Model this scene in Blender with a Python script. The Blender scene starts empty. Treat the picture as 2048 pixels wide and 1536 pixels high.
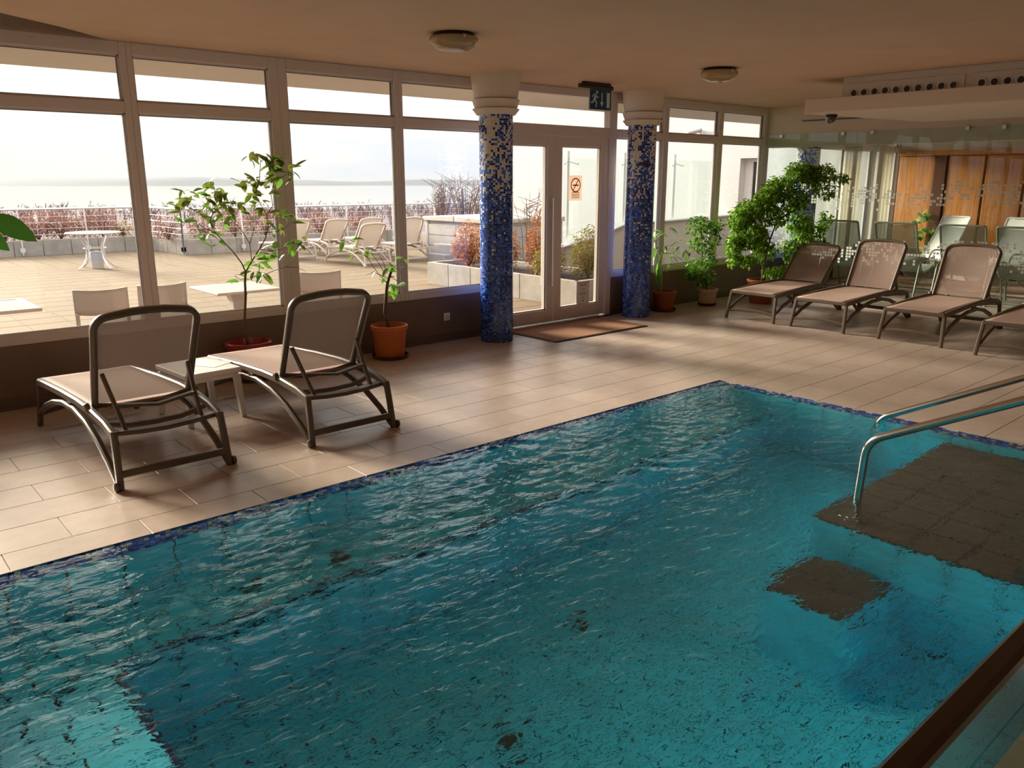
import bpy, bmesh, math, random
import numpy as np
from mathutils import Vector, Matrix, Euler

# ------------------------------------------------------------------ camera, sky, exposure
scn = bpy.context.scene
COL = scn.collection
IMG_W, IMG_H = 2048., 1536.
FOC, HOR, VPX, EYE = 1611., 360., 2917., 1.67
PITCH = math.atan((IMG_H/2-HOR)/FOC)
AZ = math.atan((VPX-IMG_W/2)/(FOC/math.cos(PITCH)))      # pool axis (+X) lies this far right of the view
FH = np.array([math.cos(AZ), math.sin(AZ), 0.]); RT = np.array([math.sin(AZ), -math.cos(AZ), 0.])
UPV = np.array([0., 0., 1.])
FW = FH*math.cos(PITCH)-UPV*math.sin(PITCH); CU = FH*math.sin(PITCH)+UPV*math.cos(PITCH)
EYEP = np.array([0., 0., EYE])

cam_d = bpy.data.cameras.new('camera')
cam_d.sensor_width = 36.; cam_d.lens = 36.*FOC/IMG_W
cam_d.clip_start = .05; cam_d.clip_end = 60000.
cam = bpy.data.objects.new('camera', cam_d); COL.objects.link(cam)
cam.matrix_world = Matrix(((RT[0], CU[0], -FW[0], 0), (RT[1], CU[1], -FW[1], 0), (RT[2], CU[2], -FW[2], EYE), (0, 0, 0, 1)))
scn.camera = cam

vs = scn.view_settings
scn.display_settings.display_device = 'sRGB'
vs.view_transform = 'Standard'; vs.look = 'None'; vs.gamma = 1.; vs.use_curve_mapping = False
vs.exposure = 1.42
scn.cycles.max_bounces = 10; scn.cycles.diffuse_bounces = 4; scn.cycles.glossy_bounces = 4; scn.cycles.caustics_reflective = False
scn.cycles.use_adaptive_sampling = True; scn.cycles.adaptive_threshold = .05
scn.cycles.transmission_bounces = 6; scn.cycles.transparent_max_bounces = 16
scn.cycles.use_denoising = True
scn.cycles.sample_clamp_indirect = 8.

SUN_AZ, SUN_EL = AZ+math.radians(53), math.radians(18)
SUN_DIR = (math.cos(SUN_AZ)*math.cos(SUN_EL), math.sin(SUN_AZ)*math.cos(SUN_EL), math.sin(SUN_EL))

def make_world():
    w = bpy.data.worlds.new('hazy_sky'); scn.world = w; w.use_nodes = True
    nt = w.node_tree; nt.nodes.clear(); N = nt.nodes.new; L = nt.links.new
    out = N('ShaderNodeOutputWorld'); bg = N('ShaderNodeBackground'); L(bg.outputs[0], out.inputs[0])
    tc = N('ShaderNodeTexCoord')
    sep = N('ShaderNodeSeparateXYZ'); L(tc.outputs['Generated'], sep.inputs[0])
    def M(op, a, b=None, clamp=False):
        n = N('ShaderNodeMath'); n.operation = op; n.use_clamp = clamp
        for i, x in enumerate((a, b)):
            if x is None: continue
            if isinstance(x, (int, float)): n.inputs[i].default_value = x
            else: L(x, n.inputs[i])
        return n.outputs[0]
    dot = N('ShaderNodeVectorMath'); dot.operation = 'DOT_PRODUCT'
    L(tc.outputs['Generated'], dot.inputs[0]); dot.inputs[1].default_value = SUN_DIR
    d = M('MAXIMUM', dot.outputs['Value'], 0.)
    wide = M('POWER', d, 5.)
    zc = M('MAXIMUM', sep.outputs['Z'], 0.)
    # thin cloud: stretched noise, only a gentle variation
    mp = N('ShaderNodeMapping'); mp.inputs['Scale'].default_value = (1.6, 1.6, 9.); L(tc.outputs['Generated'], mp.inputs[0])
    nz = N('ShaderNodeTexNoise'); nz.inputs['Scale'].default_value = 3.2; nz.inputs['Detail'].default_value = 6.; nz.inputs['Roughness'].default_value = .55
    L(mp.outputs[0], nz.inputs['Vector'])
    cl = N('ShaderNodeValToRGB'); cl.color_ramp.elements[0].position = .36; cl.color_ramp.elements[1].position = .66
    cl.color_ramp.elements[0].color = (.80, .84, .98, 1); cl.color_ramp.elements[1].color = (.97, .95, .92, 1)
    L(nz.outputs[0], cl.inputs[0])
    warm = N('ShaderNodeMixRGB'); L(wide, warm.inputs[0]); L(cl.outputs[0], warm.inputs[1]); warm.inputs[2].default_value = (1.0, .88, .68, 1)
    # overcast luminance gradient (brighter overhead) plus the veiled sun
    grad = M('ADD', M('MULTIPLY', zc, .84), .42)
    lum = M('ADD', grad, M('MULTIPLY', wide, .12))
    L(warm.outputs[0], bg.inputs['Color']); L(lum, bg.inputs['Strength'])
make_world()
sun_d = bpy.data.lights.new('sun_offscreen', 'SUN'); sun_d.energy = 5.4; sun_d.angle = math.radians(20); sun_d.color = (1., .88, .70)
sun_o = bpy.data.objects.new('sun_offscreen', sun_d); COL.objects.link(sun_o)
sun_o.rotation_euler = Vector(SUN_DIR).to_track_quat('Z', 'Y').to_euler(); sun_o.location = (0, 30, 12)

# ------------------------------------------------------------------ pixel helpers (a pixel is only a direction)
def ray(u, v): return FW+RT*(u-IMG_W/2)/FOC+CU*(IMG_H/2-v)/FOC
def on_z(u, v, z=0.):
    d = ray(u, v); return EYEP+d*((z-EYE)/d[2])
def on_y(u, v, y):
    d = ray(u, v); return EYEP+d*(y/d[1])
def on_x(u, v, x):
    d = ray(u, v); return EYEP+d*(x/d[0])
def at_depth(u, v, dep):
    return EYEP+ray(u, v)*dep
def depth_of(p): return float((np.array(p)-EYEP)@FW)
def pix(p):
    q = np.array(p, float)-EYEP; z = max(q@FW, 1e-3); return (IMG_W/2+FOC*(q@RT)/z, IMG_H/2-FOC*(q@CU)/z, q@FW)

# ------------------------------------------------------------------ mesh builder
class MB:
    def __init__(s): s.v = []; s.f = []; s.c = []; s.col = None
    def add(s, vs_, fs):
        b = len(s.v); s.v.extend([tuple(p) for p in vs_])
        for f in fs: s.f.append(tuple(b+i for i in f)); s.c.append(s.col)
        return s
    def box(s, x0, x1, y0, y1, z0, z1):
        return s.add([(x0,y0,z0),(x1,y0,z0),(x1,y1,z0),(x0,y1,z0),(x0,y0,z1),(x1,y0,z1),(x1,y1,z1),(x0,y1,z1)],
                     [(3,2,1,0),(4,5,6,7),(0,1,5,4),(1,2,6,5),(2,3,7,6),(3,0,4,7)])
    def hexa(s, p):      # eight corners, bottom ring then top ring
        return s.add(p, [(3,2,1,0),(4,5,6,7),(0,1,5,4),(1,2,6,5),(2,3,7,6),(3,0,4,7)])
    def sweep(s, pts, prof, up=(0,0,1), caps=True, scales=None, closed=False):
        P = [Vector(p) for p in pts]; n = len(P); m = len(prof); up = Vector(up); vv = []
        for i, p in enumerate(P):
            if closed: t = P[(i+1) % n]-P[i-1]
            else: t = P[min(i+1, n-1)]-P[max(i-1, 0)]
            t.normalize(); a = t.cross(up)
            if a.length < 1e-4: a = t.cross(Vector((1, .01, 0)))
            a.normalize(); b = a.cross(t).normalized(); k = scales[i] if scales else 1.
            for (x, y) in prof: vv.append(p+a*x*k+b*y*k)
        ff = []
        for i in range(n if closed else n-1):
            j = (i+1) % n
            for q in range(m): ff.append((i*m+q, i*m+(q+1) % m, j*m+(q+1) % m, j*m+q))
        if caps and not closed: ff.append(tuple(range(m))[::-1]); ff.append(tuple((n-1)*m+q for q in range(m)))
        return s.add(vv, ff)
    def tube(s, pts, r, n=8, up=None, closed=False):
        P = [Vector(p) for p in pts]; rs = r if isinstance(r, (list, tuple)) else [r]*len(P)
        if up is None:
            t = (P[-1]-P[0]); up = Vector((0,0,1)) if abs(t.normalized().z if t.length > 0 else 0) < .9 else Vector((0,1,0))
        prof = [(math.cos(2*math.pi*i/n), math.sin(2*math.pi*i/n)) for i in range(n)]
        return s.sweep(P, prof, up, True, rs, closed)
    def bar(s, pts, w, h, up=(0,0,1), closed=False, ch=.25):
        a, b = w/2, h/2; c = min(w, h)*ch
        prof = [(-a+c,-b),(a-c,-b),(a,-b+c),(a,b-c),(a-c,b),(-a+c,b),(-a,b-c),(-a,-b+c)]
        return s.sweep(pts, prof, up, closed=closed)
    def lathe(s, prof, n=24, c=(0,0,0), close=False):
        vv = [(c[0]+r*math.cos(2*math.pi*i/n), c[1]+r*math.sin(2*math.pi*i/n), c[2]+z) for (r, z) in prof for i in range(n)]
        m = len(prof); ff = []
        for k in range(m-1 if not close else m):
            k2 = (k+1) % m
            for i in range(n): ff.append((k*n+i, k*n+(i+1) % n, k2*n+(i+1) % n, k2*n+i))
        if not close:
            ff.append(tuple(range(n))[::-1]); ff.append(tuple((m-1)*n+i for i in range(n)))
        return s.add(vv, ff)
    def prism(s, poly, off):     # 3-D polygon extruded by vector off
        n = len(poly); P = [Vector(p) for p in poly]; o = Vector(off)
        return s.add(P+[p+o for p in P], [tuple(range(n))[::-1], tuple(range(n, 2*n))]+[(i, (i+1) % n, n+(i+1) % n, n+i) for i in range(n)])
    def grid(s, fn, nu, nv):
        vv = [fn(i/nu, j/nv) for j in range(nv+1) for i in range(nu+1)]
        return s.add(vv, [(j*(nu+1)+i, j*(nu+1)+i+1, (j+1)*(nu+1)+i+1, (j+1)*(nu+1)+i) for j in range(nv) for i in range(nu)])
    def mesh(s, name, smooth=False, fix=True, ang=40):
        me = bpy.data.meshes.new(name); me.from_pydata(s.v, [], s.f)
        if fix:
            bm = bmesh.new(); bm.from_mesh(me); bmesh.ops.recalc_face_normals(bm, faces=bm.faces); bm.to_mesh(me); bm.free()
        if any(c is not None for c in s.c):
            at = me.color_attributes.new('tint', 'FLOAT_COLOR', 'CORNER')
            cc = np.repeat(np.array([(*(c or (1,1,1)), 1.) for c in s.c], dtype=np.float32), [len(f) for f in s.f], axis=0)
            at.data.foreach_set('color', cc.ravel())
        if smooth:
            me.shade_smooth()
            if ang: me.set_sharp_from_angle(angle=math.radians(ang))
        me.update(); return me
    def build(s, name, mat, parent=None, smooth=False, bevel=0., fix=True, ang=40, loc=None, stuff=False):
        o = put(name, s.mesh(name, smooth, fix, ang), mat, parent, loc)
        if bevel:
            m = o.modifiers.new('bevel', 'BEVEL'); m.width = bevel; m.segments = 2; m.limit_method = 'ANGLE'; m.angle_limit = math.radians(40)
        if stuff: o['kind'] = 'stuff'
        return o

def put(name, me, mat=None, parent=None, loc=None):
    o = bpy.data.objects.new(name, me); COL.objects.link(o)
    if mat is not None and not me.materials: me.materials.append(mat)
    if parent is not None: o.parent = parent
    if loc is not None: o.location = loc
    return o
def tag(o, label, cat, group=None, kind=None):
    o['label'] = label; o['category'] = cat
    if group: o['group'] = group
    if kind: o['kind'] = kind
    return o
def thing(name, label, cat, loc=(0,0,0), rz=0., group=None, kind=None):
    o = bpy.data.objects.new(name, None); COL.objects.link(o); o.empty_display_size = .1
    o.location = loc; o.rotation_euler = (0, 0, rz)
    return tag(o, label, cat, group, kind)
def kids(o): return [c for c in bpy.data.objects if c.parent == o]
def dup(root, loc, rz, label, group=None):
    def cp(o, par):
        c = o.copy(); COL.objects.link(c); c.parent = par
        for k in CH.get(o.name, []): cp(k, c)
        return c
    CH = {}
    for o in bpy.data.objects:
        if o.parent: CH.setdefault(o.parent.name, []).append(o)
    r = cp(root, None); r.location = loc; r.rotation_euler = (0, 0, rz); r['label'] = label
    if group: r['group'] = group
    return r

# ------------------------------------------------------------------ materials
def mat(name, col, rough=.6, spec=.5, metal=0., noise=None, bump=None, coat=0., tint=False, transl=0., alpha=1., var=None):
    m = bpy.data.materials.new(name); m.use_nodes = True; nt = m.node_tree; N = nt.nodes.new; L = nt.links.new
    b = nt.nodes['Principled BSDF']; b.inputs['Base Color'].default_value = (*col, 1); b.inputs['Roughness'].default_value = rough
    b.inputs['Specular IOR Level'].default_value = spec; b.inputs['Metallic'].default_value = metal; b.inputs['Coat Weight'].default_value = coat
    tc = N('ShaderNodeTexCoord'); src = None
    if tint:
        a = N('ShaderNodeAttribute'); a.attribute_name = 'tint'; src = a.outputs['Color']
    if noise:      # (scale, amount, detail)
        nz = N('ShaderNodeTexNoise'); nz.inputs['Scale'].default_value = noise[0]; nz.inputs['Detail'].default_value = noise[2] if len(noise) > 2 else 4
        L(tc.outputs['Object'], nz.inputs['Vector'])
        mr = N('ShaderNodeMapRange'); mr.inputs[1].default_value = .3; mr.inputs[2].default_value = .7
        mr.inputs[3].default_value = 1-noise[1]; mr.inputs[4].default_value = 1+noise[1]; L(nz.outputs[0], mr.inputs[0])
        mx = N('ShaderNodeMixRGB'); mx.blend_type = 'MULTIPLY'; mx.inputs[0].default_value = 1.
        if src: L(src, mx.inputs[1])
        else: mx.inputs[1].default_value = (*col, 1)
        L(mr.outputs[0], mx.inputs[2]); src = mx.outputs[0]
    if var:        # per-object brightness variation
        oi = N('ShaderNodeObjectInfo'); mr = N('ShaderNodeMapRange'); mr.inputs[3].default_value = 1-var; mr.inputs[4].default_value = 1+var
        L(oi.outputs['Random'], mr.inputs[0]); mx = N('ShaderNodeMixRGB'); mx.blend_type = 'MULTIPLY'; mx.inputs[0].default_value = 1.
        if src: L(src, mx.inputs[1])
        else: mx.inputs[1].default_value = (*col, 1)
        L(mr.outputs[0], mx.inputs[2]); src = mx.outputs[0]
    if src: L(src, b.inputs['Base Color'])
    if bump:       # (scale, strength, distance)
        nz = N('ShaderNodeTexNoise'); nz.inputs['Scale'].default_value = bump[0]; nz.inputs['Detail'].default_value = 3
        L(tc.outputs['Object'], nz.inputs['Vector'])
        bp = N('ShaderNodeBump'); bp.inputs['Strength'].default_value = bump[1]; bp.inputs['Distance'].default_value = bump[2]
        L(nz.outputs[0], bp.inputs['Height']); L(bp.outputs[0], b.inputs['Normal'])
    out = nt.nodes['Material Output']
    sh = b.outputs[0]
    if transl:
        t = N('ShaderNodeBsdfTranslucent')
        if src: L(src, t.inputs['Color'])
        else: t.inputs['Color'].default_value = (*col, 1)
        mx = N('ShaderNodeMixShader'); mx.inputs[0].default_value = transl; L(sh, mx.inputs[1]); L(t.outputs[0], mx.inputs[2]); sh = mx.outputs[0]
    if alpha < 1.:
        t = N('ShaderNodeBsdfTransparent'); mx = N('ShaderNodeMixShader'); mx.inputs[0].default_value = alpha
        L(t.outputs[0], mx.inputs[1]); L(sh, mx.inputs[2]); sh = mx.outputs[0]
    if sh is not b.outputs[0]: L(sh, out.inputs['Surface'])
    return m

def pane_mat(name, tint=(1, 1, 1), ior=1.5, haze=0., gain=1.):
    """thin window pane: clear transmission plus Fresnel reflection"""
    m = bpy.data.materials.new(name); m.use_nodes = True; nt = m.node_tree; nt.nodes.clear(); N = nt.nodes.new; L = nt.links.new
    out = N('ShaderNodeOutputMaterial'); t = N('ShaderNodeBsdfTransparent'); t.inputs[0].default_value = (*tint, 1)
    g = N('ShaderNodeBsdfGlossy'); g.inputs['Roughness'].default_value = .0
    lw = N('ShaderNodeLayerWeight'); lw.inputs['Blend'].default_value = .5          # Schlick reflectance, same from both sides
    pw = N('ShaderNodeMath'); pw.operation = 'POWER'; pw.inputs[1].default_value = 5.; L(lw.outputs['Facing'], pw.inputs[0])
    r0 = ((ior-1)/(ior+1))**2*gain
    ml = N('ShaderNodeMath'); ml.operation = 'MULTIPLY_ADD'; ml.use_clamp = True; ml.inputs[1].default_value = 1-r0; ml.inputs[2].default_value = r0; L(pw.outputs[0], ml.inputs[0])
    mx = N('ShaderNodeMixShader'); L(ml.outputs[0], mx.inputs[0]); L(t.outputs[0], mx.inputs[1]); L(g.outputs[0], mx.inputs[2]); sh = mx.outputs[0]
    if haze:
        d = N('ShaderNodeBsdfDiffuse'); d.inputs[0].default_value = (.8, .85, .82, 1); m2 = N('ShaderNodeMixShader'); m2.inputs[0].default_value = haze
        L(sh, m2.inputs[1]); L(d.outputs[0], m2.inputs[2]); sh = m2.outputs[0]
    L(sh, out.inputs[0]); return m

def wood_mat(name, c1, c2, rough=.35):
    m = bpy.data.materials.new(name); m.use_nodes = True; nt = m.node_tree; N = nt.nodes.new; L = nt.links.new; b = nt.nodes['Principled BSDF']
    tc = N('ShaderNodeTexCoord'); mp = N('ShaderNodeMapping'); mp.inputs['Scale'].default_value = (14, 14, .8); L(tc.outputs['Object'], mp.inputs[0])
    nz = N('ShaderNodeTexNoise'); nz.inputs['Scale'].default_value = 2.5; nz.inputs['Detail'].default_value = 6; L(mp.outputs[0], nz.inputs['Vector'])
    cr = N('ShaderNodeValToRGB'); cr.color_ramp.elements[0].color = (*c1, 1); cr.color_ramp.elements[1].color = (*c2, 1)
    cr.color_ramp.elements[0].position = .35; cr.color_ramp.elements[1].position = .68
    L(nz.outputs[0], cr.inputs[0]); L(cr.outputs[0], b.inputs['Base Color']); b.inputs['Roughness'].default_value = rough
    return m

def water_mat():
    m = bpy.data.materials.new('pool_water'); m.use_nodes = True; nt = m.node_tree; nt.nodes.clear(); N = nt.nodes.new; L = nt.links.new
    out = N('ShaderNodeOutputMaterial'); g = N('ShaderNodeBsdfGlass'); g.inputs['IOR'].default_value = 1.33; g.inputs['Roughness'].default_value = 0.
    g.inputs['Color'].default_value = (.97, 1, 1, 1)
    tc = N('ShaderNodeTexCoord'); mp = N('ShaderNodeMapping'); mp.inputs['Rotation'].default_value = (0, 0, math.radians(38)); mp.inputs['Scale'].default_value = (1, 2.6, 1)
    L(tc.outputs['Object'], mp.inputs[0])
    nz = N('ShaderNodeTexNoise'); nz.inputs['Scale'].default_value = 11.; nz.inputs['Detail'].default_value = 2.5; nz.inputs['Roughness'].default_value = .5; nz.inputs['Distortion'].default_value = .6
    L(mp.outputs[0], nz.inputs['Vector'])
    bp = N('ShaderNodeBump'); bp.inputs['Strength'].default_value = .5; bp.inputs['Distance'].default_value = .012
    L(nz.outputs[0], bp.inputs['Height']); L(bp.outputs[0], g.inputs['Normal']); L(g.outputs[0], out.inputs[0])
    return m

M = {}
M['deck_tile'] = mat('deck_tile', (.54, .425, .365), .33, .5, noise=(9, .07, 6), bump=(420, .22, .0012), var=.05)
M['deck_grout'] = mat('deck_grout', (.16, .11, .075), .8)
M['ceiling'] = mat('ceiling_paint', (.70, .50, .36), .75, .3, noise=(2.2, .04))
M['parapet'] = mat('parapet_cladding', (.19, .125, .095), .45, noise=(3, .10))
M['skirting'] = mat('skirting_tile', (.14, .10, .085), .4)
M['plaster'] = mat('interior_plaster', (.78, .72, .64), .7)
M['frame'] = mat('window_frame', (.74, .66, .64), .42, .45)
M['gasket'] = mat('window_gasket', (.05, .045, .05), .6)
M['pane'] = pane_mat('window_pane', (.97, .985, .98))
M['screen'] = pane_mat('glass_screen', (.91, .97, .955), gain=.6)
M['screen_out'] = pane_mat('terrace_glass', (.93, .975, .965))
M['rail_glass'] = pane_mat('balustrade_glass', (.72, .86, .80))
M['frost'] = mat('frosted_print', (.78, .80, .76), .6)
M['capital'] = mat('column_capital', (.78, .70, .62), .55)
M['mosaic'] = mat('mosaic_tile', (.1, .2, .6), .12, .55, tint=True)
M['mosaic_grout'] = mat('mosaic_grout', (.62, .60, .62), .7)
M['white_metal'] = mat('white_metal', (.72, .66, .60), .4)
M['soffit'] = mat('soffit_paint', (.78, .68, .58), .7)
M['overhang'] = mat('overhang_render', (.56, .51, .46), .8)
M['black'] = mat('black_plastic', (.012, .010, .010), .35)
M['dark_metal'] = mat('dark_metal', (.05, .04, .035), .35, metal=.4)
M['steel'] = mat('polished_steel', (.62, .60, .56), .16, metal=1.)
M['steel_soft'] = mat('brushed_steel', (.78, .76, .76), .32, metal=.6)
M['bronze'] = mat('bronze_rail', (.10, .058, .034), .25, metal=.5)
M['mat'] = mat('coir_mat', (.36, .20, .13), .95, .1, noise=(160, .35, 2), bump=(240, .8, .004))
M['rubber'] = mat('mat_rubber', (.05, .03, .025), .7)
M['lamp_glass'] = mat('lamp_glass', (.62, .44, .22), .08, .6, coat=.5, transl=.35)
M['pool_tile'] = mat('pool_tile', (.05, .74, .96), .3, .5, noise=(5, .10), var=.09)
M['pool_grout'] = mat('pool_grout', (.012, .05, .06), .8)
M['step_tile'] = mat('step_antislip', (.085, .075, .055), .6, noise=(30, .15))
M['grate'] = mat('drain_grate', (.04, .05, .04), .5)
M['water'] = water_mat()
M['brown_frame'] = mat('lounger_resin_brown', (.135, .098, .072), .38, .5)
M['brown_sling'] = mat('lounger_sling_brown', (.41, .285, .24), .7, .3, noise=(900, .18, 1), transl=.04, alpha=.78)
M['seat_sling'] = mat('lounger_seat_sling', (.41, .285, .24), .7, .3, noise=(900, .15, 1))
M['pale_frame'] = mat('lounger_resin_pale', (.50, .40, .33), .4)
M['pale_sling'] = mat('lounger_sling_pale', (.50, .42, .36), .7, transl=.12)
M['pale_seat'] = mat('lounger_seat_pale', (.50, .42, .36), .7)
M['green_frame'] = mat('relaxer_frame_green', (.30, .34, .28), .35)
M['green_sling'] = mat('relaxer_sling_green', (.26, .29, .23), .7, alpha=.8)
M['white_sling'] = mat('relaxer_sling_white', (.82, .80, .78), .7)
M['white_frame'] = mat('relaxer_frame_white', (.72, .70, .67), .35)
M['white_table'] = mat('white_resin', (.80, .74, .70), .35)
M['paper'] = mat('paper', (.86, .84, .82), .8)
M['pink_paper'] = mat('sign_paper', (.88, .72, .64), .8, transl=.5)
M['sign_red'] = mat('sign_red', (.62, .10, .08), .6)
M['ink'] = mat('ink', (.06, .05, .05), .7)
M['grey_ink'] = mat('grey_ink', (.40, .36, .33), .7)
M['sign_blue'] = mat('exit_sign_blue', (.005, .06, .17), .3)
M['sign_white'] = mat('exit_sign_white', (.62, .74, .74), .4)
M['terracotta'] = mat('terracotta', (.62, .17, .045), .6, noise=(14, .10))
M['red_pot'] = mat('red_glazed_pot', (.36, .035, .025), .3, coat=.3)
M['brown_pot'] = mat('brown_plastic_pot', (.34, .075, .028), .4)
M['cream_pot'] = mat('cream_pot', (.62, .44, .30), .5)
M['saucer'] = mat('dark_saucer', (.08, .035, .02), .5)
M['soil'] = mat('potting_soil', (.05, .030, .018), .95, noise=(60, .4), bump=(90, 1., .01))
M['bark'] = mat('sapling_bark', (.13, .075, .04), .8, noise=(40, .25))
M['green_stem'] = mat('green_stem', (.20, .25, .06), .6)
M['leaf_a'] = mat('leaf_olive', (.17, .21, .035), .38, .5, noise=(20, .15), transl=.45, var=.22)
M['leaf_b'] = mat('leaf_fresh', (.16, .33, .045), .38, .5, noise=(20, .15), transl=.45, var=.22)
M['leaf_dark'] = mat('leaf_glossy_dark', (.045, .15, .02), .25, .5, transl=.3)
M['foliage'] = mat('foliage', (.2, .4, .05), .42, .45, tint=True, transl=.4)
M['terrace_slab'] = mat('terrace_slab', (.20, .142, .088), .85, .2, noise=(55, .16, 3), bump=(120, .5, .004), var=.06)
M['terrace_joint'] = mat('terrace_joint', (.09, .06, .035), .9)
M['concrete'] = mat('planter_concrete', (.34, .30, .26), .85, noise=(5, .16, 6), var=.06)
M['render_white'] = mat('building_render', (.58, .565, .56), .85)
M['coping'] = mat('grey_coping', (.30, .29, .29), .5)
M['spa_panel'] = mat('spa_panel', (.34, .31, .30), .6, noise=(4, .06))
M['spa_cover'] = mat('spa_cover', (.42, .37, .32), .6)
M['resin_grey'] = mat('resin_chair', (.52, .455, .42), .5)
M['resin_seat'] = mat('resin_white', (.52, .455, .42), .5)
M['bucket_grey'] = mat('bucket_grey', (.42, .42, .46), .5)
M['wood'] = wood_mat('orange_wood', (.50, .17, .035), (.72, .30, .075))
M['wood_dark'] = wood_mat('dark_wood', (.10, .035, .015), (.17, .06, .022))
M['curtain'] = mat('curtain', (.72, .66, .56), .8, transl=.3)
M['lake'] = mat('lake_water', (.28, .26, .22), .12, .5, bump=(.02, .05, 1.))
M['hills'] = mat('far_hills', (.105, .115, .13), .9, noise=(.0012, .12))
M['slope'] = mat('wooded_slope', (.15, .108, .115), .95, noise=(.05, .35, 8), bump=(.2, 1., 2.))
M['twig'] = mat('bare_twig', (.19, .12, .105), .9)
M['shrub'] = mat('dry_shrub', (.5, .2, .1), .8, .2, tint=True, transl=.25)
# ------------------------------------------------------------------ dimensions (metres)
CEIL = 2.685; YP = 6.83; YG = 6.89              # ceiling, parapet face, glass plane
PX0, PX1, PY0, PY1 = .20, 5.79, .57, 3.88       # pool opening
XP = 11.0; XW = 15.5; XL = -2.9; YB = -3.6      # glass partition, end wall, left wall, back wall
rnd = random.Random(7)

# ------------------------------------------------------------------ deck: grout bed + loose tiles
fl = MB()
for (x0, x1, y0, y1) in ((XL, PX1+.03, PY1+.03, 6.95), (PX1+.03, XW, YB, 6.95), (XL, PX0-.03, YB, PY1+.03), (PX0-.03, PX1+.03, YB, PY0-.03)):
    fl.box(x0, x1, y0, y1, -.12, -.004)
floor = tag(fl.build('floor', M['deck_grout']), 'beige rectangular tiled pool deck with thin dark joints', 'floor', kind='structure')
TL, TW = .6, .3; gap = .0022
def tile_mesh(name, sx, sy, t, ch=.0008):
    m = MB(); a, b = sx/2, sy/2
    m.add([(-a,-b,-t),(a,-b,-t),(a,b,-t),(-a,b,-t),(-a,-b,-ch),(a,-b,-ch),(a,b,-ch),(-a,b,-ch),(-a+ch,-b+ch,0),(a-ch,-b+ch,0),(a-ch,b-ch,0),(-a+ch,b-ch,0)],
          [(0,1,5,4),(1,2,6,5),(2,3,7,6),(3,0,4,7),(4,5,9,8),(5,6,10,9),(6,7,11,10),(7,4,8,11),(8,9,10,11)])
    return m.mesh(name, fix=False)
deck_tile = tile_mesh('deck_tile', TL-2*gap, TW-2*gap, .01); deck_tile.materials.append(M['deck_tile'])
def area_px(x0, x1, y0, y1, z=0.):
    c = [pix(p) for p in ((x0,y0,z),(x1,y0,z),(x1,y1,z),(x0,y1,z))]
    if min(q[2] for q in c) < .3: return 0.
    if max(q[0] for q in c) < 0 or min(q[0] for q in c) > IMG_W or max(q[1] for q in c) < 0 or min(q[1] for q in c) > IMG_H: return 0.
    return abs(sum(c[i][0]*c[(i+1)%4][1]-c[(i+1)%4][0]*c[i][1] for i in range(4)))/2
def tile_rows(y_line, x_joint, pw, pl, ylo, yhi, spans):
    """rows of width pw along y, running bond along x; returns clipped rectangles"""
    out = []; k0 = math.floor((ylo-y_line)/pw)
    for k in range(k0, math.ceil((yhi-y_line)/pw)):
        y0, y1 = max(y_line+k*pw, ylo), min(y_line+(k+1)*pw, yhi)
        if y1-y0 < .02: continue
        for (sx0, sx1) in spans(.5*(y0+y1)):
            xo = x_joint+(pl/2 if k % 2 else 0.); n0 = math.floor((sx0-xo)/pl)
            for n in range(n0, math.ceil((sx1-xo)/pl)):
                x0, x1 = max(xo+n*pl, sx0), min(xo+(n+1)*pl, sx1)
                if x1-x0 > .015: out.append((x0, x1, y0, y1))
    return out
def deck_spans(y):
    if y > PY1: return [(XL, XW)]
    if y > PY0: return [(XL, PX0), (PX1, XW)]
    return [(XL, XW)]
rects = tile_rows(3.882, .777-.3, TW, TL, YB, PY1, deck_spans)+tile_rows(4.102-.3, .777+.3, TW, TL, PY1, YP, deck_spans)
rects.sort(key=lambda r: -area_px(*r))
def lay(rects, me, parent, name, sx, sy, z, limit, stuff_mat, thick, keep=lambda r: True):
    rest = MB(); n = 0
    for r in rects:
        x0, x1, y0, y1 = r; cx, cy = .5*(x0+x1), .5*(y0+y1)
        if n < limit and area_px(x0, x1, y0, y1, z) > 60 and keep(r):
            o = put(name, me, None, parent, (cx, cy, z)); o.scale = ((x1-x0)/sx, (y1-y0)/sy, 1.); n += 1
        else:
            g = gap; c = .0008
            rest.add([(x0+g,y0+g,z-thick),(x1-g,y0+g,z-thick),(x1-g,y1-g,z-thick),(x0+g,y1-g,z-thick),(x0+g+c,y0+g+c,z),(x1-g-c,y0+g+c,z),(x1-g-c,y1-g-c,z),(x0+g+c,y1-g-c,z)],
                     [(4,5,6,7),(0,1,5,4),(1,2,6,5),(2,3,7,6),(3,0,4,7)])
    if rest.f: rest.build(name+'_field', stuff_mat, parent, fix=False, stuff=True)
lay(rects, deck_tile, floor, 'tile', TL, TW, 0., 300, M['deck_tile'], .01, keep=lambda r: r[1] <= XP+.7)

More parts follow.
